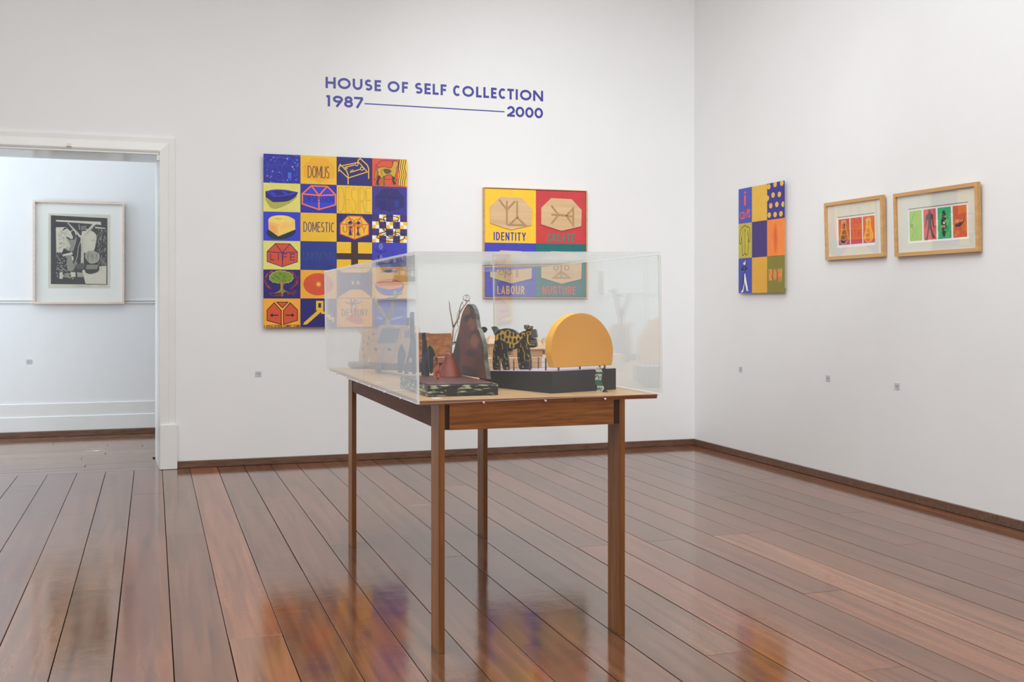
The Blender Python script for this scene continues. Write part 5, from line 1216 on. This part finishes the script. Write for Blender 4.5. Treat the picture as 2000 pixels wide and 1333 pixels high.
for x, y, rx_, ry_ in ((720,660,2,3.4),(729,653,2,3),(739,650,2.2,3),(749,655,2,3.2),(718,672,1.8,3.4),(727,666,2,3.2),(737,662,2.2,3.4),(746,667,2,3.2),(755,664,2,3.2),(733,675,2,3.2),(743,679,2,3),(752,678,2,3.2),(710,668,1.5,3),(709,682,1.5,3),(712,695,1.6,3),(754,692,1.6,3)):
    m_.extrude([TT(x+rx_*math.cos(q), y+ry_*math.sin(q), .0128) for q in [2*PI*i/12 for i in range(12)]], Vector((_s,_c,0))*.0012, TSP)
wpart(m_, 'spots', bd)

# ================================================================ forked tree carving
TRK = mat('tree_grey_brown', (128, 108, 98), .6, var=.15, scale=20); TRG = mat('tree_grey_green', (128, 132, 120), .6, var=.1, scale=20)
tr0 = Vector((1.13, 5.36, TZ+.0006))
tree = wthing('tree_carving', 'forked grey-brown tree carving on a dark mound, standing behind the truck', 'sculpture', tr0)
def TQ(px, py): return PL(px, py, tr0, (_s, _c, 0))
bt = tr0+Vector((0, 0, 0)); zm = TQ(758, 664).z
wpart(MB().lathe([(.05, 0), (.048, .03), (.035, (zm-tr0.z)*.6), (.024, (zm-tr0.z)*.92), (.016, zm-tr0.z)], tr0, mat('mound_paint', (110, 96, 90), .6, var=.1), 28), 'mound', tree)
m_ = MB(); m_.tube([Vector((tr0.x, tr0.y, zm-.01)), TQ(757,650), TQ(757,636), TQ(756,624)], [.015, .014, .013, .015], TRK, 10)
m_.tube([TQ(755,626), TQ(746,610), TQ(739,598)], [.013, .010, .009], TRK, 10); m_.tube([TQ(758,626), TQ(765,605), TQ(769,588)], [.013, .010, .009], TRK, 10); wpart(m_, 'trunk', tree)
m_ = MB(); m_.tube([TQ(739,600), TQ(734,588), TQ(732,580)], [.009, .008, .007], TRG, 9); m_.tube([TQ(769,590), TQ(771,580), TQ(772,568)], [.010, .009, .008], TRG, 9); m_.tube([TQ(770,583), TQ(778,575), TQ(786,572)], [.007, .006, .006], TRG, 8); m_.tube([TQ(769,584), TQ(761,581), TQ(753,585)], [.006, .005, .004], TRG, 8); wpart(m_, 'branches', tree)

# ================================================================ small tin figure in front of the black block
TIN = mat('tin_white', (204, 202, 190), .4, var=.05, scale=30); TING = mat('tin_green', (40, 104, 88), .35, var=.1, scale=30); TINK = mat('tin_black_side', (46, 42, 40), .5)
n0 = PZ(1171, 766.5, TZ); n0 = Vector((n0.x, max(n0.y, 3.61), TZ+.0006)); nn = Vector((_s, _c, 0))
tf = wthing('tin_figure', 'little curved green and white tin figure with a black side plate', 'figurine', n0)
def NP(v, o=0.0): return PL(1150+v[0]/16.66, 700+v[1]/16.66, n0-nn*o, nn)
bands = [([(190,330),(340,285),(400,300),(420,345),(395,360),(210,370)], TIN), ([(270,330),(410,318),(420,362),(275,375)], TING), ([(210,372),(410,362),(450,445),(250,450)], TIN), ([(250,450),(455,447),(470,520),(262,525)], TING), ([(212,527),(425,520),(405,715),(205,705)], TIN), ([(205,706),(405,716),(440,830),(465,905),(268,903),(212,830)], TING), ([(265,905),(480,905),(500,980),(430,1105),(218,1100),(300,1010)], TIN)]
for i, (q, m_) in enumerate(bands): wpart(MB().extrude([NP(v) for v in q], nn*.003, m_), 'tin_band', tf)
wpart(MB().extrude([NP(v, -.0005) for v in [(400,330),(440,345),(520,290),(545,350),(560,420),(600,560),(605,700),(590,820),(545,940),(575,1060),(620,1090),(610,1102),(420,1104),(520,980),(470,920),(430,820),(412,700),(428,540),(470,500),(440,420)]], nn*.006, TINK), 'side_plate', tf)
for v in ((452,735), (575,728)): wpart(MB().lathe([(.0022, -.0008), (.0016, .0008)], NP(v, .002), PINS, 10), 'rivet', tf)
l_ = Art(0, 0, 1, 1)
m_ = MB()
def nstroke(pts, wd):
    for i in range(len(pts)-1):
        x0_, y0_ = pts[i]; x1_, y1_ = pts[i+1]; dx, dy = x1_-x0_, y1_-y0_; q = math.hypot(dx, dy); nx, ny = -dy/q*wd/2, dx/q*wd/2
        m_.extrude([NP((x0_+nx, y0_+ny), .0008), NP((x0_-nx, y0_-ny), .0008), NP((x1_-nx, y1_-ny), .0008), NP((x1_+nx, y1_+ny), .0008)], nn*.0006, TING)
nstroke([(225,640),(215,600),(245,570),(290,570),(320,600),(322,700)], 30); nstroke([(395,580),(375,600),(372,680)], 22); nstroke([(300,1060),(330,960)], 26); nstroke([(330,960),(370,965),(360,1010),(325,1010)], 22); nstroke([(440,955),(400,1000),(390,1060),(365,1055)], 24)
wpart(m_, 'printed_letters', tf)

# ================================================================ small white cards on the tabletop
WC = mat('white_label_card', (240, 240, 240), .6)
for (xa, ya, xb, yb_), l_ in (((843, 777.5, 861, 779.0), 'small white label card lying just in front of the flame sculpture base'), ((733, 746.8, 745, 748.2), 'small white label card lying by the truck near the left pane')):
    a_ = PZ((xa+xb)/2, (ya+yb_)/2, TZ+.001); w_ = (xb-xa)*(a_.x*_s+a_.y*_c)/F_PX
    T = thing('label_card', l_, 'label', (a_.x, a_.y, TZ+.0005)); MB().box((-w_/2, -.010, 0), (w_/2, .010, .0008), WC).build('card', T)
